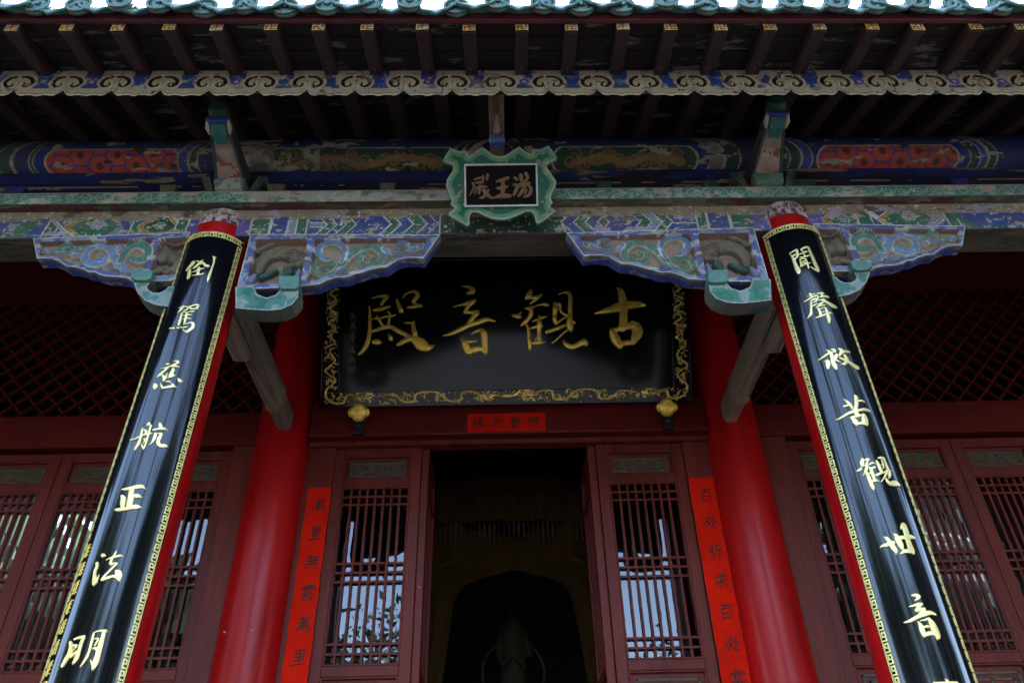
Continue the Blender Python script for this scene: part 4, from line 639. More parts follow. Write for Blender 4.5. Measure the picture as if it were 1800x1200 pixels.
# roof: slab, then round and drip tiles along the edge
roof = MB()
rp = [(2.07, 4.045), (2.36, 4.222), (2.6, 4.328), (3.6, 4.752), (5.0, 5.48), (6.6, 6.5), (8.2, 5.48), (9.8, 4.7), (11.2, 4.1)]
for (y0, z0), (y1, z1) in zip(rp[:-1], rp[1:]): roof.hexa([(x, y, z+dz+DE(x)) for dz in (0, 0.02) for x, y, z in ((-6.8, y0, z0), (6.8, y0, z0), (6.8, y1, z1), (-6.8, y1, z1))])
rf = roof.build('roof', ROOFM, hall)
def round_tile():
    b = MB(); n = 12; vs = []; fs = []; a_ = np.linspace(-0.15, math.pi+0.15, n+1)
    sec = [(2.02, 4.125, .056), (2.03, 4.128, .058), (2.36, 4.37, .056), (2.6, 4.48, .056), (3.6, 4.93, .056), (5.0, 5.66, .056), (6.55, 6.66, .056)]
    for y, z, r in sec:
        for a in a_: vs.append((r*math.cos(a), y, z + r*math.sin(a)))
    m = n+1
    for i in range(len(sec)-1):
        for k in range(n): fs.append((i*m+k, i*m+k+1, (i+1)*m+k+1, (i+1)*m+k))
    b.add(vs, fs)
    # decorated end disc with a rolled rim
    for r0_, y0_, r1_, y1_ in ((0.059, 2.02, 0.059, 2.004), (0.059, 2.004, 0.047, 2.002), (0.047, 2.002, 0.044, 2.010), (0.044, 2.010, 0.018, 2.008), (0.018, 2.008, 0.010, 2.000), (0.010, 2.000, 0.0, 1.999)):
        ring = [(r0_*math.cos(k*math.pi/10), y0_, 4.122 + r0_*math.sin(k*math.pi/10)) for k in range(20)] + [(r1_*math.cos(k*math.pi/10), y1_, 4.122 + r1_*math.sin(k*math.pi/10)) for k in range(20)]
        b.add(ring, [(k, (k+1) % 20, 20+(k+1) % 20, 20+k) for k in range(20)])
    return b
def drip_tile():
    b = MB(); vs = []; fs = []; n = 12; w = 0.086
    # hanging leaf-shaped lip with a notched edge
    for j in range(5):
        for k in range(n+1):
            t = -1+2*k/n; top = 4.122 - 0.026*(1-t*t); low = top - 0.002 - (0.052*(1-abs(t))**0.7*(0.85+0.15*math.cos(t*9)) + 0.004)
            vs.append((t*w, 2.000 - 0.004*j, top + (low-top)*j/4))
    m = n+1
    for j in range(4):
        for k in range(n): fs.append((j*m+k, j*m+k+1, (j+1)*m+k+1, (j+1)*m+k))
    b.add(vs, fs)
    vs = []; fs = []; sec = [(2.0, 4.122), (2.36, 4.36), (2.6, 4.47), (3.6, 4.92)]
    for y, z in sec:
        for k in range(n+1): t = -1+2*k/n; vs.append((t*w, y, z - 0.026*(1-t*t)))
    for i in range(3):
        for k in range(n): fs.append((i*m+k, i*m+k+1, (i+1)*m+k+1, (i+1)*m+k))
    b.add(vs, fs); return b
rt0 = round_tile().build('round_tile', TILE, None, smooth=True); dt0 = drip_tile().build('drip_tile', TILE, None, smooth=True)
for o in (rt0, dt0):
    o.data.transform(Matrix.Translation((0, -2.0, -4.10))); md = o.modifiers.new('solidify', 'SOLIDIFY'); md.thickness = 0.012; md.offset = -1 if o is rt0 else 0
kk = 0
for k in range(-18, 19):
    x = 0.083 + k*0.1905 + rng.uniform(-.012, .012)
    for proto, dx in ((dt0, 0.0), (rt0, 0.0952)):
        o = proto if k == -18 else proto.copy()
        if k != -18: COL.objects.link(o)
        o.parent = rf; xx = x + dx + rng.uniform(-.008, .008)
        o.location = (xx, 2.0 + rng.uniform(-.02, .012), 4.053 + DE(xx) + rng.uniform(-.010, .008)); o.rotation_euler = (0, rng.uniform(-.12, .12), rng.uniform(-.025, .025))

# --- the two beams running back from the porch columns to the hall columns
for xb, sg in ((-1.455, 1), (1.495, -1)):
    b = MB(); n = 14; zc = 3.36
    def sect(y, w, h, z0): return [(xb + w/2*math.copysign(abs(math.cos(a))**0.5, math.cos(a)), y, z0 + h/2 + h/2*math.copysign(abs(math.sin(a))**0.6, math.sin(a))) for a in [2*math.pi*k/n for k in range(n)]]
    S = [sect(3.10, 0.108, 0.20, 3.352), sect(4.22, 0.108, 0.20, 3.352), sect(4.25, 0.118, 0.205, 3.345), sect(4.30, 0.118, 0.205, 3.345), sect(4.34, 0.096, 0.18, 3.36), sect(4.60, 0.096, 0.18, 3.36)]
    b.add([q for s in S for q in s], [(i*n+k, i*n+(k+1) % n, (i+1)*n+(k+1) % n, (i+1)*n+k) for i in range(len(S)-1) for k in range(n)] + [tuple(range(n))[::-1], tuple((len(S)-1)*n+k for k in range(n))])
    br = b.build('porch_cross_beam', BRACE, hall, smooth=True)
    b = MB(); b.box(xb-sg*0.02-0.045, xb-sg*0.02+0.045, 3.12, 3.66, 3.285, 3.352); b.build('corbel', BRACE, br, bevel=0.012)
    e = MB(); e.tube([(xb+sg*0.035, 3.2, 3.347), (xb+sg*0.035, 4.20, 3.347)], 0.006, 6); e.tube([(xb-sg*0.03, 3.7, 3.347), (xb-sg*0.03, 4.20, 3.347)], 0.006, 6); e.build('edge_moulding', mat('cream_line_paint', (0.22, 0.18, 0.13), 0.6), br)

# --- hall columns
NAIL = mat('pale_nail', (0.40, 0.35, 0.28), 0.5)
for xc in (-1.487, 1.53):
    c = MB(); c.lathe([(0.0, 0.0)] + [(0.192-0.012*(z/4.9)**1.5, z) for z in np.linspace(0, 4.9, 30)] + [(0.0, 4.9)], cx=xc, cy=4.72, n=64)
    hc = c.build('hall_column', RED, hall, smooth=True)
    if xc < 0:
        for a in (-0.55, 0.30):
            w = MB(); w.tube([(xc+0.190*math.sin(a), 4.72-0.190*math.cos(a), 2.072), (xc+0.203*math.sin(a), 4.72-0.203*math.cos(a), 2.072)], 0.005, 8)
            w.build('pale_nail_head', NAIL, hc)
for xc in (-4.49, 4.53):
    c = MB(); c.lathe([(0.0, 0.0), (0.19, 0.0), (0.185, 4.9), (0.0, 4.9)], cx=xc, cy=4.72, n=40); c.build('hall_column', RED, hall, smooth=True)

# --- front wall: lintels, jambs, transoms
b = MB(); b.box(-1.30, 1.345, 4.600, 4.72, 3.335, 3.62); lin = b.build('door_lintel', LRED, hall, bevel=0.006)
m_ = MB(); m_.box(-1.30, 1.345, 4.588, 4.604, 3.335, 3.350); m_.build('bead', DRED, lin)
b = MB(); b.box(-1.30, 1.345, 4.68, 4.74, 3.62, 5.2); b.build('upper_wall_panel', LRED, hall)
b = MB(); b.box(-1.30, 1.345, 4.66, 4.74, 3.300, 3.336); b.build('door_head', DRED, hall)
for x0, x1 in ((-1.31, -1.125), (1.178, 1.35)):
    b = MB(); b.box(x0, x1, 4.685, 4.76, 0.0, 3.335); b.build('door_jamb_board', DRED, hall, bevel=0.004)
for x0, x1 in ((-4.34, -1.66), (1.70, 4.38)):
    b = MB(); b.box(x0, x1, 4.655, 4.78, 3.322, 3.568); b.build('bay_lintel', LRED, hall, bevel=0.006)
    b = MB(); b.box(x0, x1, 4.68, 4.76, 4.62, 5.2); b.build('upper_wall_panel', LRED, hall)
    b = MB(); s = 0.145; zz0, zz1 = 3.568, 4.62
    def clipline(cst, sg):
        # bars run at 45 degrees: z = cst + sg*x
        q = []
        xa, xb_ = x0, x1
        for z in (zz0, zz1):
            x = (z-cst)/sg
            if sg > 0: xa, xb_ = (max(xa, x), xb_) if z == zz0 else (xa, min(xb_, x))
            else: xa, xb_ = (xa, min(xb_, x)) if z == zz0 else (max(xa, x), xb_)
        return (xa, xb_) if xb_-xa > 0.02 else None
    for sg, yy in ((1, 4.725), (-1, 4.741)):
        for k in range(-60, 120):
            cst = k*s; r = clipline(cst, sg)
            if r: b.beam((r[0], yy, cst+sg*r[0]), (r[1], yy, cst+sg*r[1]), 0.016, 0.024, upv=(0, 1, 0.001))
    b.build('diamond_lattice_transom', LRED, hall)
    jx = (-1.805, -1.66) if x0 < 0 else (1.70, 1.872)
    b = MB(); b.box(jx[0], jx[1], 4.67, 4.77, 0, 3.322); b.build('bay_jamb_board', DRED, hall, bevel=0.004)
    jx = (-4.34, -4.07) if x0 < 0 else (4.11, 4.38)
    b = MB(); b.box(jx[0], jx[1], 4.67, 4.77, 0, 3.322); b.build('bay_jamb_board', DRED, hall, bevel=0.004)

# --- door leaves
CARVE = mat('green_carved_paint', (1, 1, 1), 0.6, attr=True, var=0.2, scale=30, bump=0.2)
def carved(w, h):
    p = Paint(-w/2, w/2, -h/2, h/2, 0.0035, (0.10, 0.018, 0.015)); G1 = (0.040, 0.068, 0.032); e = 0.010
    p.stroke([(-w/2+e, -h/2+e, 0.013), (w/2-e, -h/2+e, 0.013), (w/2-e, h/2-e, 0.013), (-w/2+e, h/2-e, 0.013), (-w/2+e, -h/2+e, 0.013)], G1, smooth=False, h=0.007)
    for k, s in ((-1.5, 1), (-0.5, -1), (0.5, -1), (1.5, 1)):
        sp = 1 if k < 0 else -1
        p.spiral(k*w*0.215, 0.004*s, h*0.26, 1.5, G1, 0.013, flip=sp, start=0.6+k, h=0.009)
        p.stroke([(k*w*0.215-0.035*sp, -h*0.28*s, 0.010), (k*w*0.215, -h*0.33*s, 0.013), (k*w*0.215+0.045*sp, -h*0.05*s, 0.010)], G1, h=0.008)
    p.grime(0.3, 0.02, 17); return p
def fret(w, h):      # green key pattern on the lower panels
    b = MB(); t = 0.011
    def rect(a, c, d, e): 
        for q in ((a, c, d, e),):
            x0, x1, z0, z1 = q; b.box(x0, x1, -0.006, 0.0, z0, z1)
    for i, (ins, top) in enumerate(((0.03, 0.03), (0.065, 0.065), (0.10, 0.10))):
        x0, x1, z0, z1 = -w/2+ins, w/2-ins, -h+ins, -top
        if i == 2: rect(x0, -0.03, z1-t, z1); rect(0.03, x1, z1-t, z1)
        else: rect(x0, x1, z1-t, z1)
        rect(x0, x1, z0, z0+t); rect(x0, x0+t, z0, z1); rect(x1-t, x1, z0, z1)
    rect(-t/2, t/2, -h*0.5, -0.065)
    return b
FRET = mat('green_fret_paint', (0.040, 0.075, 0.038), 0.6, var=0.3, scale=20)
carve_mesh = carved(0.375, 0.112)
leaf_count = [0]
def door_leaf(x0, x1, y=4.70, dark=False):
    W = x1-x0; st = 0.068; b = MB(); d = 0.045
    ix0, ix1 = x0+st, x1-st
    for a, c in ((x0, ix0), (ix1, x1)): b.box(a, c, y, y+d, 0.06, 3.302)
    for z0, z1 in ((3.248, 3.302), (3.022, 3.082), (1.858, 1.918), (0.06, 0.20)): b.box(ix0, ix1, y+0.001, y+d, z0, z1)
    b.box(ix0, ix1, y+0.026, y+0.036, 3.082, 3.248); b.box(ix0, ix1, y+0.026, y+0.036, 0.20, 1.858)
    lf = b.build('door_leaf', DRED, hall, bevel=0.005)
    # inner bead mouldings
    b = MB(); t = 0.011
    for z0, z1 in ((3.082, 3.248), (1.918, 3.022), (0.20, 1.858)):
        b.box(ix0, ix0+t, y+0.004, y+0.030, z0, z1); b.box(ix1-t, ix1, y+0.004, y+0.030, z0, z1); b.box(ix0+t, ix1-t, y+0.004, y+0.030, z1-t, z1); b.box(ix0+t, ix1-t, y+0.004, y+0.030, z0, z0+t)
    b.build('bead_moulding', DRED, lf, bevel=0.003)
    b = MB(); lx0, lx1 = ix0+t, ix1-t; lw = lx1-lx0; nb = 7; bw = 0.0135
    for k in range(1, nb+1):
        x = lx0 + lw*k/(nb+1); b.box(x-bw/2, x+bw/2, y+0.012, y+0.030, 1.929, 3.011)
    for z in (2.957, 2.902, 2.515, 2.458, 2.401, 2.038, 1.983): b.box(lx0, lx1, y+0.010, y+0.028, z-bw/2, z+bw/2)
    b.build('lattice', DRED, lf)
    b = MB(); b.add([(ix0, y+0.034, 1.92), (ix1, y+0.034, 1.92), (ix1, y+0.034, 3.02), (ix0, y+0.034, 3.02)], [(0, 1, 2, 3)]); b.build('glass_pane', GLASS, lf)
    cx = (x0+x1)/2
    carve_mesh.build('carved_green_panel', lambda U, V, H: (cx+U, y+0.0245-H, 3.155+V), CARVE, lf)
    b = fret(W-2*st-0.02, 0.8); b.v = [(cx+q[0], y+0.025+q[1], 1.845+q[2]) for q in b.v]; b.build('green_fret_panel', FRET, lf)
    return lf
for x0, x1 in ((-1.128, -0.557), (0.600, 1.176), (-2.365, -1.802), (-2.932, -2.368), (-3.50, -2.936), (-4.068, -3.504), (1.876, 2.428), (2.431, 2.985), (2.988, 3.545), (3.548, 4.105)): door_leaf(x0, x1)
# the two middle leaves stand folded back into the hall
for x0, x1, s in ((-0.556, -0.508, 1), (0.545, 0.597, -1)):
    b = MB(); st = 0.07
    b.box(x0, x1, 4.712, 4.772, 0.06, 3.296); b.box(x0, x1, 5.21, 5.28, 0.06, 3.296)
    for z0, z1 in ((3.245, 3.296), (3.02, 3.08), (1.86, 1.92), (0.06, 0.2)): b.box(x0+0.001, x1-0.001, 4.772, 5.21, z0, z1)
    b.box(x0+0.015, x1-0.015, 4.772, 5.21, 0.2, 1.86); b.box(x0+0.015, x1-0.015, 4.772, 5.21, 3.08, 3.245)
    lf = b.build('folded_door_leaf', DRED, hall, bevel=0.006)
    b = MB()
    for k in range(1, 8): yv = 4.772+0.438*k/8; b.box(x0+0.012, x1-0.012, yv-0.007, yv+0.007, 1.92, 3.02)
    for z in (2.957, 2.902, 2.515, 2.458, 2.401, 2.038, 1.983): b.box(x0+0.014, x1-0.014, 4.772, 5.21, z-0.007, z+0.007)
    b.build('lattice', DRED, lf)
    if s > 0: b = MB(); b.tube([((x0+x1)/2, 4.715, 2.36), ((x0+x1)/2, 4.706, 2.36)], 0.004, 8); b.build('bolt_head', STEEL, lf)

# --- hall shell behind
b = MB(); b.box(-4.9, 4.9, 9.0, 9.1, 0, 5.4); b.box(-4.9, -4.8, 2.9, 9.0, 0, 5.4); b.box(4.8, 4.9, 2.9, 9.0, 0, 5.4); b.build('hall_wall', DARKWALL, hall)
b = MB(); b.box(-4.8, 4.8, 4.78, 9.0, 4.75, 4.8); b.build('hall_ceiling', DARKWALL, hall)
# ------------------------------------------------------------------ couplet boards wrapped round the porch columns
RPQ = 0.168
def couplet_board(ax, uc, glyphs, label, seal):
    root = empty('couplet_board', (ax(2.0), YF-RPQ, 2.0)); tag(root, label, 'couplet board')
    half = 0.176; a0, a1 = (uc-half)/RPQ, (uc+half)/RPQ; z0, z1 = 0.55, 3.574
    def f(u, z, h): a = u/RPQ; R = RPQ+h; return (ax(z) + R*math.sin(a), YF - R*math.cos(a), z)
    b = MB(); n = 48; prof = [(-0.006, 'in'), (0.0, 'out')]; zz = list(np.linspace(z0, z1, 30)); vs = []; fs = []
    for z in zz:
        for k in range(n+1):
            vs.append(f(uc-half+2*half*k/n, z, 0.0))
        for k in range(n+1): vs.append(f(uc-half+2*half*k/n, z, -0.0075))
    m = 2*(n+1)
    for i in range(len(zz)-1):
        for k in range(n):
            fs.append((i*m+k, i*m+k+1, (i+1)*m+k+1, (i+1)*m+k)); fs.append((i*m+n+1+k, (i+1)*m+n+1+k, (i+1)*m+n+2+k, i*m+n+2+k))
        fs.append((i*m, (i+1)*m, (i+1)*m+n+1, i*m+n+1)); fs.append((i*m+n, i*m+2*n+1, (i+1)*m+2*n+1, (i+1)*m+n))
    for i in (0, len(zz)-1):
        for k in range(n): fs.append((i*m+k, i*m+k+1, i*m+n+2+k, i*m+n+1+k))
    b.add(vs, fs); board = b.build('lacquered_board', BLACK, root, smooth=True)
    # gilded key-fret border along both sides and the top
    k_ = MB(); w = 0.0056
    def bar(ua, za, ub, zb):
        # thin raised bar on the curved face
        lo_u, hi_u = min(ua, ub)-w/2, max(ua, ub)+w/2; lo_z, hi_z = min(za, zb)-w/2, max(za, zb)+w/2
        q = []
        for h in (0.0, 0.0022): q += [f(lo_u, lo_z, h), f(hi_u, lo_z, h), f(hi_u, hi_z, h), f(lo_u, hi_z, h)]
        k_.hexa(q)
    key = [((0, 0), (0, 1)), ((0, 1), (0.72, 1)), ((0.72, 1), (0.72, 0.36)), ((0.72, 0.36), (0.36, 0.36)), ((0.36, 0.36), (0.36, 0.66)), ((0, 0), (1, 0))]
    pz = 0.0395; bw = 0.021
    for s in (-1, 1):
        e = uc + s*(half-0.0075); nz = int((z1-0.01-z0)/pz)
        k_.hexa([f(uc+s*(half-0.002)-0.0013, z0, 0), f(uc+s*(half-0.002)+0.0013, z0, 0), f(uc+s*(half-0.002)+0.0013, z1, 0), f(uc+s*(half-0.002)-0.0013, z1, 0), f(uc+s*(half-0.002)-0.0013, z0, .002), f(uc+s*(half-0.002)+0.0013, z0, .002), f(uc+s*(half-0.002)+0.0013, z1, .002), f(uc+s*(half-0.002)-0.0013, z1, .002)]) if False else None
        for j in range(nz):
            zb = z1 - 0.036 - (j+1)*pz
            for (a, c), (d, g_) in key: bar(e - s*bw*c, zb + pz*a, e - s*bw*g_, zb + pz*d)
    nk = 8; pw = (2*half-0.016)/nk
    for j in range(nk):
        for (a, c), (d, g_) in key: bar(uc-half+0.008+pw*(j+a), z1-0.030+bw*c, uc-half+0.008+pw*(j+d), z1-0.030+bw*g_)
    for zb in (z1-0.0025,):
        for j in range(24): bar(uc-half+2*half*j/24+w/2, zb, uc-half+2*half*(j+1)/24-w/2, zb)
    k_.build('key_fret_border', BORDERG, root)
    for gidx, gs in enumerate(glyphs):
        c = MB(); brush(c, unpack([gs])[0] if False else [[[s[i]*0.001, s[i+1]*0.001, s[i+2]*0.00114] for i in range(0, len(s), 3)] for s in gs], f, 0.0055, minw=0.004)
        c.build('gilded_character', PGOLD, root, smooth=True)
    if seal:
        b = MB(); r = random.Random(3)
        for j in range(8):
            z = 1.91 - j*0.072; u = uc-0.118; s = 0.013
            st = [[(u-s+r.uniform(0, .006), z+q, 0.004), (u+s-r.uniform(0, .006), z+q+0.003, 0.004)] for q in (-0.022, -0.008, 0.006, 0.020)] + [[(u+r.uniform(-.006, .006), z-0.026, .004), (u+r.uniform(-.006, .006), z+0.026, .004)], [(u-s, z-0.024, .004), (u-s+.003, z+0.02, .004)]]
            if j == 7: st = [[(u-s, z-.025, .005), (u-s, z+.025, .005)], [(u+s, z-.025, .005), (u+s, z+.025, .005)], [(u-s, z+.025, .005), (u+s, z+.025, .005)], [(u-s, z-.025, .005), (u+s, z-.025, .005)], [(u-s, z, .005), (u+s, z, .005)], [(u, z-.025, .005), (u, z+.02, .005)]]
            brush(b, st, f, 0.002, minw=0.003)
        b.build('small_gilt_inscription', GOLD, root)
    # iron straps' screws top
    b = MB()
    return root
BORDERG = mat('worn_gilt_border', (0.92, 0.76, 0.27), 0.42, metal=0.4, var=0.25, scale=30)
couplet_board(axis_left, 0.010, DATA['L'], 'glossy black couplet board on the left porch column, its gold writing 倒駕慈航正法明', True)
couplet_board(axis_right, -0.016, DATA['R'], 'glossy black couplet board on the right porch column, its gold writing 聞聲救苦觀世音', False)

# ------------------------------------------------------------------ great name board, leaning forward over the door
LS = math.radians(27); S0 = np.array((0.0169, 4.52, 3.527)); SU = np.array((1.0, 0, 0)); SV = np.array((0, -math.sin(LS), math.cos(LS))); SN = np.array((0, -math.cos(LS), -math.sin(LS)))
def fs_(u, v, h): q = S0 + SU*u + SV*v + SN*h; return (q[0], q[1], q[2])
def fsa(U, V, H): return S0[0]+SU[0]*U, S0[1] + SV[1]*V + SN[1]*H, S0[2] + SV[2]*V + SN[2]*H
sign = empty('name_board', tuple(S0)); tag(sign, 'large black name board reading 古觀音殿 in gold, framed with gilded dragons', 'name board')
def sbox(b, u0, u1, v0, v1, h0, h1): b.hexa([fs_(u, v, h) for h in (h0, h1) for u, v in ((u0, v0), (u1, v0), (u1, v1), (u0, v1))])
UL, UR, VB, VT = -1.242, 1.240, -0.012, 1.105; BWD = 0.118
b = MB(); sbox(b, UL+0.02, UR-0.02, VB+0.02, VT-0.02, -0.07, -0.022); b.build('lacquered_panel', SBLACK, sign)
b = MB(); sbox(b, UL, UL+BWD, VB, VT, -0.075, 0.0); sbox(b, UR-BWD, UR, VB, VT, -0.075, 0.0); sbox(b, UL+BWD, UR-BWD, VB, VB+0.102, -0.075, -0.0004); sbox(b, UL+BWD, UR-BWD, VT-BWD, VT, -0.075, -0.0004); b.build('frame', SBLACK, sign, bevel=0.004)
for gs in DATA['sign']:
    c = MB(); brush(c, [[[s[i]*0.001, s[i+1]*0.001, s[i+2]*0.00122] for i in range(0, len(s), 3)] for s in gs], lambda u, v, h: fs_(u, v, h-0.022), 0.020, minw=0.006, flat=0.5)
    c.build('gilded_character', GOLD, sign, smooth=True)
# gilded dragon relief on the frame
GO = (0.95, 0.66, 0.16); GD = (0.45, 0.28, 0.06)
p = Paint(UL+0.006, UR-0.006, VB+0.004, VT-0.004, 0.0045, GO)
R2 = random.Random(5)
def z5(x, y, org=(560, 660), s=5.294):      # measured on the lower rail: pixel-free copy in board units
    return (x/1000.0, y/1000.0)
def dragon(path, w=0.020):
    p.stroke([(x, y, w*(0.55+0.45*math.sin(min(1, (i+1)/len(path))*math.pi*0.9))) for i, (x, y) in enumerate(path)], GO, h=0.010)
def swirls(u0, u1, v0, v1, n, r=(0.008, 0.018)):
    for _ in range(n):
        u, v = R2.uniform(u0, u1), R2.uniform(v0, v1); q = R2.uniform(*r)
        p.spiral(u, v, q, R2.uniform(0.6, 1.2), (0.55, 0.37, 0.09), 0.0075, flip=R2.choice((-1, 1)), start=R2.uniform(0, 6), h=0.006)
def head(u, v, s):
    for k in range(9): p.stroke([(u+s*R2.uniform(-.03, .03), v+R2.uniform(-.025, .03), 0.010), (u+s*R2.uniform(.02, .08), v+R2.uniform(-.035, .04), 0.008), (u+s*R2.uniform(.05, .13), v+R2.uniform(-.03, .035), 0.005)], GO, h=0.009)
    p.disc(u, v, 0.012, GO); p.stroke([(u-s*.03, v, 0.026), (u+s*.04, v-.004, 0.022)], GO, h=0.013)
for s in (-1, 1):
    c = lambda x: s*x
    dragon([(c(-0.86), 0.058), (c(-0.80), 0.068), (c(-0.745), 0.064), (c(-0.69), 0.020), (c(-0.62), 0.022), (c(-0.61), 0.066), (c(-0.54), 0.084), (c(-0.46), 0.074), (c(-0.39), 0.022), (c(-0.315), 0.022), (c(-0.30), 0.072), (c(-0.24), 0.080), (c(-0.17), 0.056)], 0.022)
    head(c(-0.16), 0.052, s); swirls(min(c(-0.93), c(-0.10)), max(c(-0.93), c(-0.10)), 0.008, 0.092, 170)
    dragon([(c(-1.185), 0.36), (c(-1.150), 0.30), (c(-1.215), 0.235), (c(-1.145), 0.175), (c(-1.205), 0.105), (c(-1.20), 0.055), (c(-1.15), 0.018), (c(-1.09), 0.020), (c(-1.075), 0.060), (c(-1.05), 0.072), (c(-1.0), 0.058)], 0.020)
    head(c(-0.985), 0.052, s); swirls(min(c(-1.22), c(-0.93)), max(c(-1.22), c(-0.93)), 0.008, 0.092, 70)
    for k in range(7): dragon([(c(-1.205), 0.40+k*0.1), (c(-1.15), 0.425+k*0.1), (c(-1.195), 0.465+k*0.1), (c(-1.15), 0.50+k*0.1)], 0.016)
    swirls(min(c(-1.222), c(-1.138)), max(c(-1.222), c(-1.138)), 0.10, 1.08, 330, (0.007, 0.016))
    dragon([(c(x), 1.045+0.025*math.sin(x*24)) for x in np.linspace(-1.05, -0.12, 26)], 0.020); swirls(min(c(-1.1), c(-0.05)), max(c(-1.1), c(-0.05)), 1.0, 1.09, 80)
# flaming pearl in the middle of the lower rail
p.stroke([(-0.02, 0.046, 0.036), (0.02, 0.046, 0.036)], GO, h=0.016)
for a in np.linspace(0.15, 3.0, 8): p.stroke([(0.045*math.cos(a), 0.046+0.022*math.sin(a), 0.009), (0.075*math.cos(a)+0.006, 0.046+0.040*math.sin(a), 0.008), (0.082*math.cos(a)-0.004, 0.046+0.052*math.sin(a), 0.004)], GO, h=0.008, sub=3)
inner = (p.U > UL+BWD-0.002) & (p.U < UR-BWD+0.002) & (p.V > VB+0.100) & (p.V < VT-BWD+0.002)
p.A = (p.H > 0.0012) & ~inner; p.C[p.H < 0.004] = GD; p.grime(0.25, 0.03, 18)
p.build('gilded_dragon_relief', lambda U, V, H: fsa(U, V, H+0.0008), GOLDPAINT, sign)
# short upright signature column at the left of the board
b = MB(); r = random.Random(8); u = -1.040
for j, v in enumerate((0.61, 0.545, 0.48, 0.44, 0.38, 0.315, 0.25)):
    k = 0.6 if j == 3 else 1; st = []
    if j == 6:
        st = [[(u-.017, v-.018, .004), (u-.017, v+.018, .004)], [(u+.017, v-.018, .004), (u+.017, v+.018, .004)], [(u-.017, v+.018, .004), (u+.017, v+.018, .004)], [(u-.017, v-.018, .004), (u+.017, v-.018, .004)], [(u-.01, v, .004), (u+.01, v, .004)], [(u, v-.012, .004), (u, v+.012, .004)]]
    else:
        for q in range(4): st.append([(u-0.018*k+r.uniform(0, .008), v+0.022*k-0.014*q*k, .004), (u+0.018*k-r.uniform(0, .008), v+0.026*k-0.014*q*k, .005)])
        st.append([(u+r.uniform(-.008, .008), v+0.026*k, .005), (u+r.uniform(-.008, .008), v-0.024*k, .004)])
        if k == 1: st.append([(u-.012, v, .005), (u-.020, v-.026, .003)]); st.append([(u+.008, v, .004), (u+.020, v-.024, .005)])
    brush(b, st, lambda a, c, h: fs_(a, c, h-0.022), 0.003, minw=0.004)
b.build('small_gilt_signature', mat('dull_gilt', (0.30, 0.18, 0.04), 0.4, metal=0.8), sign)
# quatrefoil hooks that carry the board
for uh in (-0.985, 1.062):
    b = MB(); b.hexa([(S0[0]+uh+dx, y, z) for z in (3.335, 3.450) for dx, y in ((-0.034, 4.553), (0.034, 4.553), (0.034, 4.6), (-0.034, 4.6))])
    hk = b.build('support_block', IRON, sign, bevel=0.006)
    b = MB(); q = []
    for k in range(48):
        a = 2*math.pi*k/48; rr = 0.050 + 0.013*abs(math.cos(2*a))**0.7 * (1.0 if True else 0); q.append((uh + rr*1.16*math.cos(a), -0.048 + rr*0.98*math.sin(a)))
    ctr = (uh, -0.048); rings = [(1.0, 0.018), (0.97, 0.030), (0.80, 0.036), (0.70, 0.030), (0.3, 0.034), (0.02, 0.036)]
    vs = [fs_(ctr[0]+(x-ctr[0])*s, ctr[1]+(y-ctr[1])*s, h) for s, h in [(1.0, 0.0)] + rings for x, y in q]; n = 48
    b.add(vs, [(i*n+k, i*n+(k+1) % n, (i+1)*n+(k+1) % n, (i+1)*n+k) for i in range(len(rings)) for k in range(n)])
    md = b.build('quatrefoil_boss', GOLD, hk, smooth=True)
    b = MB(); cc = lambda a, c, h: fs_(ctr[0]+a, ctr[1]+c, h+0.030)
    brush(b, [[(0, -.03, .006), (0, .03, .006)], [(0, -.02, .005), (-.02, 0, .006), (-.024, .016, .004)], [(0, -.02, .005), (.02, 0, .006), (.024, .016, .004)], [(0, -.005, .004), (-.012, .012, .005)], [(0, -.005, .004), (.012, .012, .005)], [(-.015, -.032, .006), (.015, -.032, .006)]], cc, 0.006)
    b.build('leaf_relief', GOLD, md, smooth=True)
    b = MB(); b.tube([(S0[0]+uh, 4.555, 3.385), (S0[0]+uh, 4.545, 3.385)], 0.006, 8); b.build('bolt_head', STEEL, hk)

# ------------------------------------------------------------------ small green name tablet hung under the eave
LT = math.radians(30); T0 = np.array((-0.013, 2.875, 3.553)); TV = np.array((0, -math.sin(LT), math.cos(LT))); TN = np.array((0, -math.cos(LT), -math.sin(LT)))
def ft(u, v, h): q = T0 + SU*u + TV*v + TN*h; return (q[0], q[1], q[2])
tabl = empty('name_tablet', tuple(T0)); tag(tabl, 'small scalloped green tablet under the eave lettered 湯王殿 on a black field', 'name tablet')
out = [(x*0.001, v*0.001) for x, v in DATA['tabout']]; TS = 0.965
p = Paint(-0.31, 0.31, -0.08, 0.44, 0.003, (0.012, 0.085, 0.045)); m = p.inside(out); p.A = m
for a, c in zip(out, out[1:]+out[:1]):
    p.stroke([(a[0], a[1], 0.060), (c[0], c[1], 0.060)], (0.085, 0.20, 0.095), smooth=False)
for a, c in zip(out, out[1:]+out[:1]): p.stroke([(a[0], a[1], 0.030), (c[0], c[1], 0.030)], (0.16, 0.255, 0.15), smooth=False)
for a, c in zip(out, out[1:]+out[:1]): p.stroke([(a[0], a[1], 0.012), (c[0], c[1], 0.012)], (0.36, 0.36, 0.24), smooth=False)
p.wear(0.02, 0.70, (0.30, 0.16, 0.09), 101); p.grime(0.18, 0.05, 19)
tb = p.build('scalloped_board', lambda U, V, H: (T0[0]+U, T0[1]+TV[1]*V+TN[1]*H, T0[2]+TV[2]*V+TN[2]*H), PAINT, tabl)
b = MB(); b.prism(out, lambda u, v: ft(u, v, -0.0008), lambda u, v: ft(u, v, -0.028), caps=(False, True)); b.build('edge', mat('pale_green_edge_paint', (0.20, 0.28, 0.17), 0.6, var=0.3, scale=20), tb)
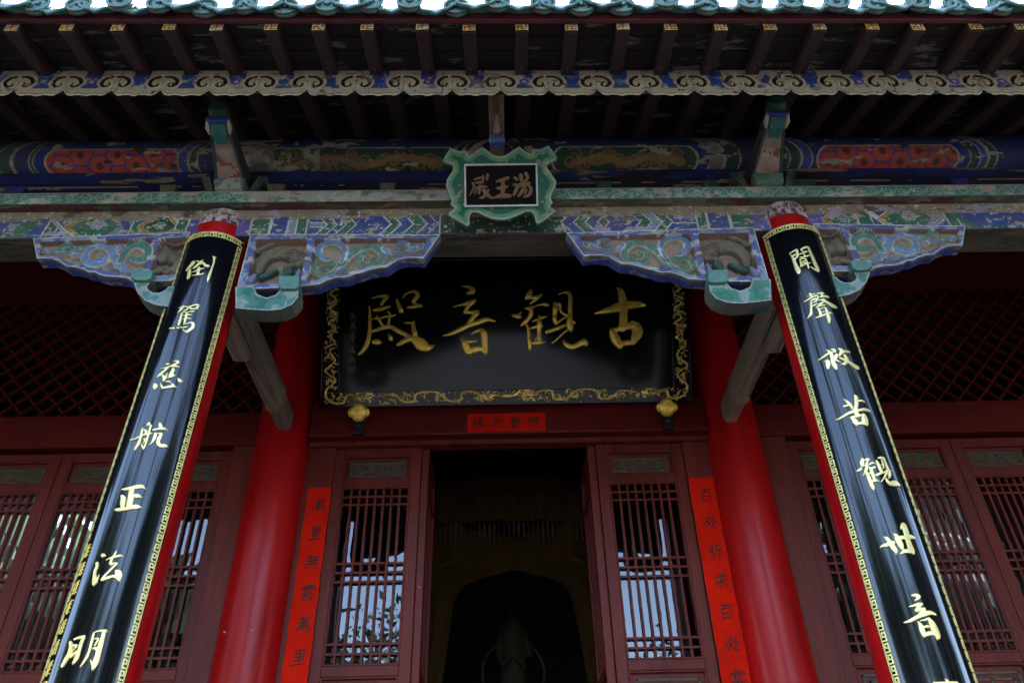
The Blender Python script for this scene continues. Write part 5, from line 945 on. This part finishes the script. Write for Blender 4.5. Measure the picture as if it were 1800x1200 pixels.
u0, u1, v0, v1 = -0.176, 0.186, 0.094, 0.308
b = MB(); b.hexa([ft(u, v, h) for h in (0.001, 0.006) for u, v in ((u0, v0), (u1, v0), (u1, v1), (u0, v1))]); b.build('black_field', mat('brown_black_paint', (0.008, 0.005, 0.005), 0.85, spec=0.08, var=0.3, spots=((0.12, 0.05, 0.03), 12, 0.72, (1, 1, 1))), tabl)
b = MB(); t = 0.009
for a in ((u0-t/2, u1+t/2, v0-t/2, v0+t/2), (u0-t/2, u1+t/2, v1-t/2, v1+t/2), (u0-t/2, u0+t/2, v0+t/2, v1-t/2), (u1-t/2, u1+t/2, v0+t/2, v1-t/2)): b.hexa([ft(u, v, h) for h in (0.001, 0.012) for u, v in ((a[0], a[2]), (a[1], a[2]), (a[1], a[3]), (a[0], a[3]))])
b.build('white_border', mat('off_white_border_paint', (0.44, 0.42, 0.35), 0.6, var=0.2, scale=20, spots=((0.2, 0.14, 0.10), 16, 0.66, (1, 1, 1))), tabl)
names = [DATA['tab'][:10], DATA['tab'][10:14], DATA['tab'][14:]]
for gs in names:
    c = MB(); brush(c, [[[s[i]*0.001, s[i+1]*0.001, s[i+2]*0.0012] for i in range(0, len(s), 3)] for s in gs], lambda u, v, h: ft(u, v, h+0.006), 0.004, minw=0.005); c.build('painted_character', mat('tarnished_gilt_paint', (0.125, 0.052, 0.006), 0.6, var=0.3, scale=30), tabl, smooth=True)
b = MB()
for s in (-1, 1): b.tube([(T0[0]+s*0.17, T0[1]-math.sin(LT)*0.33+0.02, T0[2]+math.cos(LT)*0.34), (T0[0]+s*0.17, 2.97, 4.16)], 0.004, 6)
b.build('hanging_wire', IRON, tabl)

# ------------------------------------------------------------------ red paper strips
GL = {
'wan': "20,18 85,10;38,5 42,28;65,2 60,28;30,35 70,30 66,55 34,58 30,35;32,46 68,43;50,30 48,75;20,68 82,62 84,95 72,90;20,68 16,98;38,82 62,78",
'li': "28,12 30,50;28,12 76,8 70,48;30,30 72,27;32,50 70,47;50,10 50,92;28,68 74,64;12,94 90,90",
'wu': "35,5 18,25;28,20 80,14;12,42 90,36;30,20 32,62;45,18 46,62;60,16 60,62;74,15 72,60;10,66 92,60;20,78 12,95;40,80 42,94;58,78 64,92;76,74 90,92",
'yun': "25,8 78,4;12,22 12,34;12,22 88,16 82,32;50,6 50,40;28,28 38,32;28,38 38,41;62,26 72,28;62,36 72,38;25,54 76,50;10,70 92,64;50,70 24,94 78,88;68,78 86,98",
'bai': "15,12 88,6;52,10 38,30;25,34 28,94;25,34 78,28 76,92;28,60 74,56;28,88 74,84",
'chu': "40,5 28,40 8,65;35,22 60,18 48,50 14,92;25,40 50,70 92,92;72,10 70,78;72,35 90,46",
'qi': "25,5 34,14;10,28 40,24 8,60;28,45 28,95;30,50 42,58;78,8 54,20;56,18 52,60 38,92;56,46 92,40;76,44 74,98",
'qiu': "15,28 85,22;50,4 50,90 38,84;28,44 36,54;48,58 14,84;78,36 56,54;54,50 90,88;66,6 76,14",
'fo': "28,5 8,48;20,30 20,95;40,22 80,18 78,38 40,42 38,62 84,56 78,82 70,80;55,8 50,70 38,95;68,6 68,96",
'guang': "50,5 50,38;25,14 34,30;76,10 64,30;10,44 90,38;40,44 34,72 12,94;60,42 60,82 90,86 92,70",
'pu': "35,4 42,14;66,2 58,14;20,20 80,16;40,20 40,42;60,18 60,42;24,28 30,38;76,24 70,36;10,46 92,42;30,56 32,96;30,56 72,53 70,94;32,74 70,71;32,92 70,90",
'zhao': "14,12 16,60;14,12 38,10 36,58;16,34 36,32;16,58 36,56;50,12 84,8 78,28 70,26;64,10 48,34;52,40 54,64;52,40 82,38 80,62;54,62 80,60;14,78 8,94;34,78 36,92;56,76 62,90;78,74 90,92",
'jiang': "20,10 28,20;14,34 24,42;12,90 30,60;42,22 88,18;64,20 64,80;36,84 94,80"}
def ink(mb, ch, cx, cy, size, f, w=0.092, lean=0.0):
    st = []
    for s in GL[ch].split(';'):
        q = [tuple(float(k) for k in a.split(',')) for a in s.split()]; n = len(q)
        st.append([(cx + (x-50)/100*size + lean*(50-y)/100*size, cy - (y-50)/100*size*0.95, size*w*(1.0 if i == 0 else 0.75)) for i, (x, y) in enumerate(q)])
    brush(mb, st, f, 0.0008, minw=0.003, sub=3)
def paper(name, label, u0, u1, z0, z1, y, chars, size, horiz=False, skew=0.0):
    root = empty(name, ((u0+u1)/2, y, (z0+z1)/2)); tag(root, label, 'paper strip')
    p = Paint(u0, u1, z0, z1, 0.02, (1, 1, 1)); n = vnoise(p.U, p.V, 0.25, 111, 3)
    b = MB(); vs = []; fs = []
    nz, nx = (40, 4) if not horiz else (4, 24)
    for j in range(nz+1):
        for i in range(nx+1):
            u = u0+(u1-u0)*i/nx; z = z0+(z1-z0)*j/nz
            vs.append((u + skew*(z1-z) + (0.0022*math.sin(z*23+u)+0.0015*math.sin(z*61) if (i in (0, nx) and not horiz) else 0), y - 0.0012 - 0.0018*math.sin(z*9+u*5)**2*(1 if not horiz else 0.7), z))
    for j in range(nz):
        for i in range(nx): a = j*(nx+1)+i; fs.append((a, a+1, a+nx+2, a+nx+1))
    b.add(vs, fs); b.build('paper', PAPER, root, smooth=True)
    for k, ch in enumerate(chars):
        b = MB()
        if horiz: cx, cz = u0 + (u1-u0)*(k+0.62)/(len(chars)+0.25), (z0+z1)/2
        else: cx, cz = (u0+u1)/2 + 0.012, z1 - 0.125 - k*0.185
        ink(b, ch, cx + skew*(z1-cz), cz, size, lambda u, v, h: (u, y-0.0035-h, v), lean=0.12); b.build('ink_character', INK, root)
    return root
paper('red_couplet_strip', 'red paper strip of ink writing beside the left door leaf', -1.272, -1.124, 1.60, 3.012, 4.681, ['wan', 'li', 'wu', 'yun', 'wan', 'li', 'jiang'], 0.098)
paper('red_couplet_strip', 'red paper strip of ink writing beside the right door leaf', 1.180, 1.342, 1.60, 3.034, 4.681, ['bai', 'chu', 'qi', 'qiu', 'bai', 'chu', 'yun'], 0.098)
paper('red_lintel_strip', 'short wide red paper reading 佛光普照 on the lintel under the name board', -0.252, 0.268, 3.352, 3.494, 4.599, ['fo', 'guang', 'pu', 'zhao'], 0.092, horiz=True)

# ------------------------------------------------------------------ inside the hall: altar curtain and statue
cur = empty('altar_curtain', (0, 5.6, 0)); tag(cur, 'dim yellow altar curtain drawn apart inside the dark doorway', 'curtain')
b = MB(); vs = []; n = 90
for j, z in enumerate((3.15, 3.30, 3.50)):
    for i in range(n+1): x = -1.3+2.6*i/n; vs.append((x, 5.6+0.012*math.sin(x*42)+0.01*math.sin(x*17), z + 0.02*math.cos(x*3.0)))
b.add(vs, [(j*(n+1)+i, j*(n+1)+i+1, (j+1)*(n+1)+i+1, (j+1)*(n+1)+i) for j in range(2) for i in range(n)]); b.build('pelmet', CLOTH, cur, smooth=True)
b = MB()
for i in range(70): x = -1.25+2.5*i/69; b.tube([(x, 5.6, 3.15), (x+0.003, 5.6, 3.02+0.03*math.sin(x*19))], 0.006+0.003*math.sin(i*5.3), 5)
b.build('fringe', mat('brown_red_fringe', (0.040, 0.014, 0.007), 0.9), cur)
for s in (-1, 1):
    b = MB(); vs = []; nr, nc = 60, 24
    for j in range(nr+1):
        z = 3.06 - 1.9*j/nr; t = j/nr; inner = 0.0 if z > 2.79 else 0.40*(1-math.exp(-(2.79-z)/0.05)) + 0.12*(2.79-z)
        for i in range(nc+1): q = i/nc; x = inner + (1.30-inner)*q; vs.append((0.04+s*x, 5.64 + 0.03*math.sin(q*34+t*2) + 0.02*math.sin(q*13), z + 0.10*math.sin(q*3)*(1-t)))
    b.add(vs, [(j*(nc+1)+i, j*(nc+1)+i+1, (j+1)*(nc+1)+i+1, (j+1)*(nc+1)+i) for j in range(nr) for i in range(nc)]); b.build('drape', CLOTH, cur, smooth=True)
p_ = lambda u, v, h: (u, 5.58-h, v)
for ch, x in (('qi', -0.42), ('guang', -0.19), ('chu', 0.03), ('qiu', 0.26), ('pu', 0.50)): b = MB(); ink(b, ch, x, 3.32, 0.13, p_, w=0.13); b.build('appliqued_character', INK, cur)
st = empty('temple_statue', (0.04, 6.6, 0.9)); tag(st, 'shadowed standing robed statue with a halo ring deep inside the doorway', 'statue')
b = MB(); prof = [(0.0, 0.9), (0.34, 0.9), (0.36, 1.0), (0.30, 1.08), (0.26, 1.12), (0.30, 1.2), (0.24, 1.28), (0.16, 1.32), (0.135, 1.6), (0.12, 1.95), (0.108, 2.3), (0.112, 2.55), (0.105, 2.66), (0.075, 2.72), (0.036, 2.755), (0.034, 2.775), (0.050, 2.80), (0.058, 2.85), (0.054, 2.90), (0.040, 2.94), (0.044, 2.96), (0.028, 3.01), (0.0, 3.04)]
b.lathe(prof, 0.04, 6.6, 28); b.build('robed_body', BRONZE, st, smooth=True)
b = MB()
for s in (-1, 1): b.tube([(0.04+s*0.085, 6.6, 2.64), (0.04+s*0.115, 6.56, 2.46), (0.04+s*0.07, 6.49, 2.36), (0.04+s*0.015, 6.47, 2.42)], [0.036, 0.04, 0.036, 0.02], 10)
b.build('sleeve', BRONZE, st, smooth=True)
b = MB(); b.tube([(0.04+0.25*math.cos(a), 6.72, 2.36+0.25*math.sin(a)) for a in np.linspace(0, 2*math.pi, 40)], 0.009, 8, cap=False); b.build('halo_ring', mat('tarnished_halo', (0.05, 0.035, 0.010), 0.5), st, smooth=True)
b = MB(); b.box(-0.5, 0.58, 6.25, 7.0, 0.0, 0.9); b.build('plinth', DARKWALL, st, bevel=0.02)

# ------------------------------------------------------------------ courtyard trees (the lacquer and the window glass mirror them)
def tree(name, label, loc, H, R, seed, leaves=5200, leaf=(0.10, 0.24), low=None, bole=0.42):
    r = np.random.default_rng(seed); root = empty(name, loc); tag(root, label, 'tree', 'courtyard trees facing the hall')
    b = MB(); tips = []
    def limb(p, d, L, rad, depth):
        pts = [p]; rr = [rad]
        for k in range(4): d = (d + Vector(r.normal(0, 0.16, 3)) + Vector((0, 0, 0.05))).normalized(); p = p + d*L/4; pts.append(p); rr.append(rad*(1-0.16*(k+1)))
        b.tube(pts, rr, 8 if depth < 2 else 5)
        if depth >= 3: tips.append(p); return
        for k in range(3 if depth else 5):
            a = r.uniform(0, 2*math.pi); t = Vector((math.cos(a), math.sin(a), r.uniform(0.15, 0.8))).normalized(); limb(pts[-1] if k < 2 else pts[-2], (d*0.55 + t*0.75).normalized(), (L if depth else H*0.36)*r.uniform(0.55, 0.75), rad*0.42, depth+1)
    limb(Vector((0, 0, 0)), Vector((0, 0, 1)), H*bole, H*0.022, 0); b.build('trunk', BARK, None).parent = root
    T = np.array([tuple(t) for t in tips]); sc = np.array([R*0.30, R*0.30, H*0.07]); ctr = T[r.integers(0, len(T), leaves)] + r.normal(0, 1, (leaves, 3))*sc*0.8
    if low: ctr = ctr[ctr[:, 2] > low]; leaves = len(ctr)
    n = r.normal(0, 1, (leaves, 3)); n /= np.linalg.norm(n, axis=1)[:, None]; a = np.cross(n, r.normal(0, 1, (leaves, 3))); a /= np.linalg.norm(a, axis=1)[:, None]; c = np.cross(n, a); s = r.uniform(*leaf, (leaves, 1))
    V = np.stack([ctr-a*s, ctr+c*s*0.45, ctr+a*s, ctr-c*s*0.45], 1).reshape(-1, 3); me = bpy.data.meshes.new('crown'); me.from_pydata(V.tolist(), [], [(4*i, 4*i+1, 4*i+2, 4*i+3) for i in range(leaves)]); me.materials.append(LEAF)
    o = bpy.data.objects.new('crown', me); COL.objects.link(o); o.parent = root
    return root
tree('broadleaf_tree', 'tall broadleaf tree at the far left of the courtyard', (-14.5, -10.0, -0.9), 15.0, 9.5, 3, 16000, (0.30, 0.7), bole=0.22)
tree('broadleaf_tree', 'tall broadleaf tree at the far right of the courtyard', (15.0, -9.5, -0.9), 14.0, 9.0, 4, 16000, (0.30, 0.7), bole=0.22)
tree('broadleaf_tree', 'leafy broadleaf tree straight across the courtyard', (-3.5, -18.0, -0.9), 13.0, 5.0, 5, 6500, (0.08, 0.20), bole=0.25)
tree('broadleaf_tree', 'slim leafy tree across the courtyard to the right', (4.5, -16.0, -0.9), 12.0, 3.6, 6, 5200, (0.08, 0.20), bole=0.25)
for (x, y, h, sd_), lab in zip(((-6.3, -6.5, 19, 21), (-2.3, -9.0, 21, 22), (2.6, -8.0, 20, 23), (6.8, -6.0, 19, 24), (-9.5, -1.5, 18, 25), (9.8, -2.5, 18, 26)),
    ('left of the steps', 'just left of the courtyard axis', 'just right of the courtyard axis', 'right of the steps', 'beside the left end of the hall front', 'beside the right end of the hall front')):
    tree('tall_pine_tree', 'tall bare-stemmed pine standing ' + lab, (x, y, -0.9), h, 3.4, sd_, 2400, (0.06, 0.15), bole=0.62)
tree('overhanging_tree', 'tree whose thin branches show above the eave tiles at the right', (9.5, 2.0, -0.9), 16.0, 6.0, 8, 5000, (0.05, 0.11), 9.5)
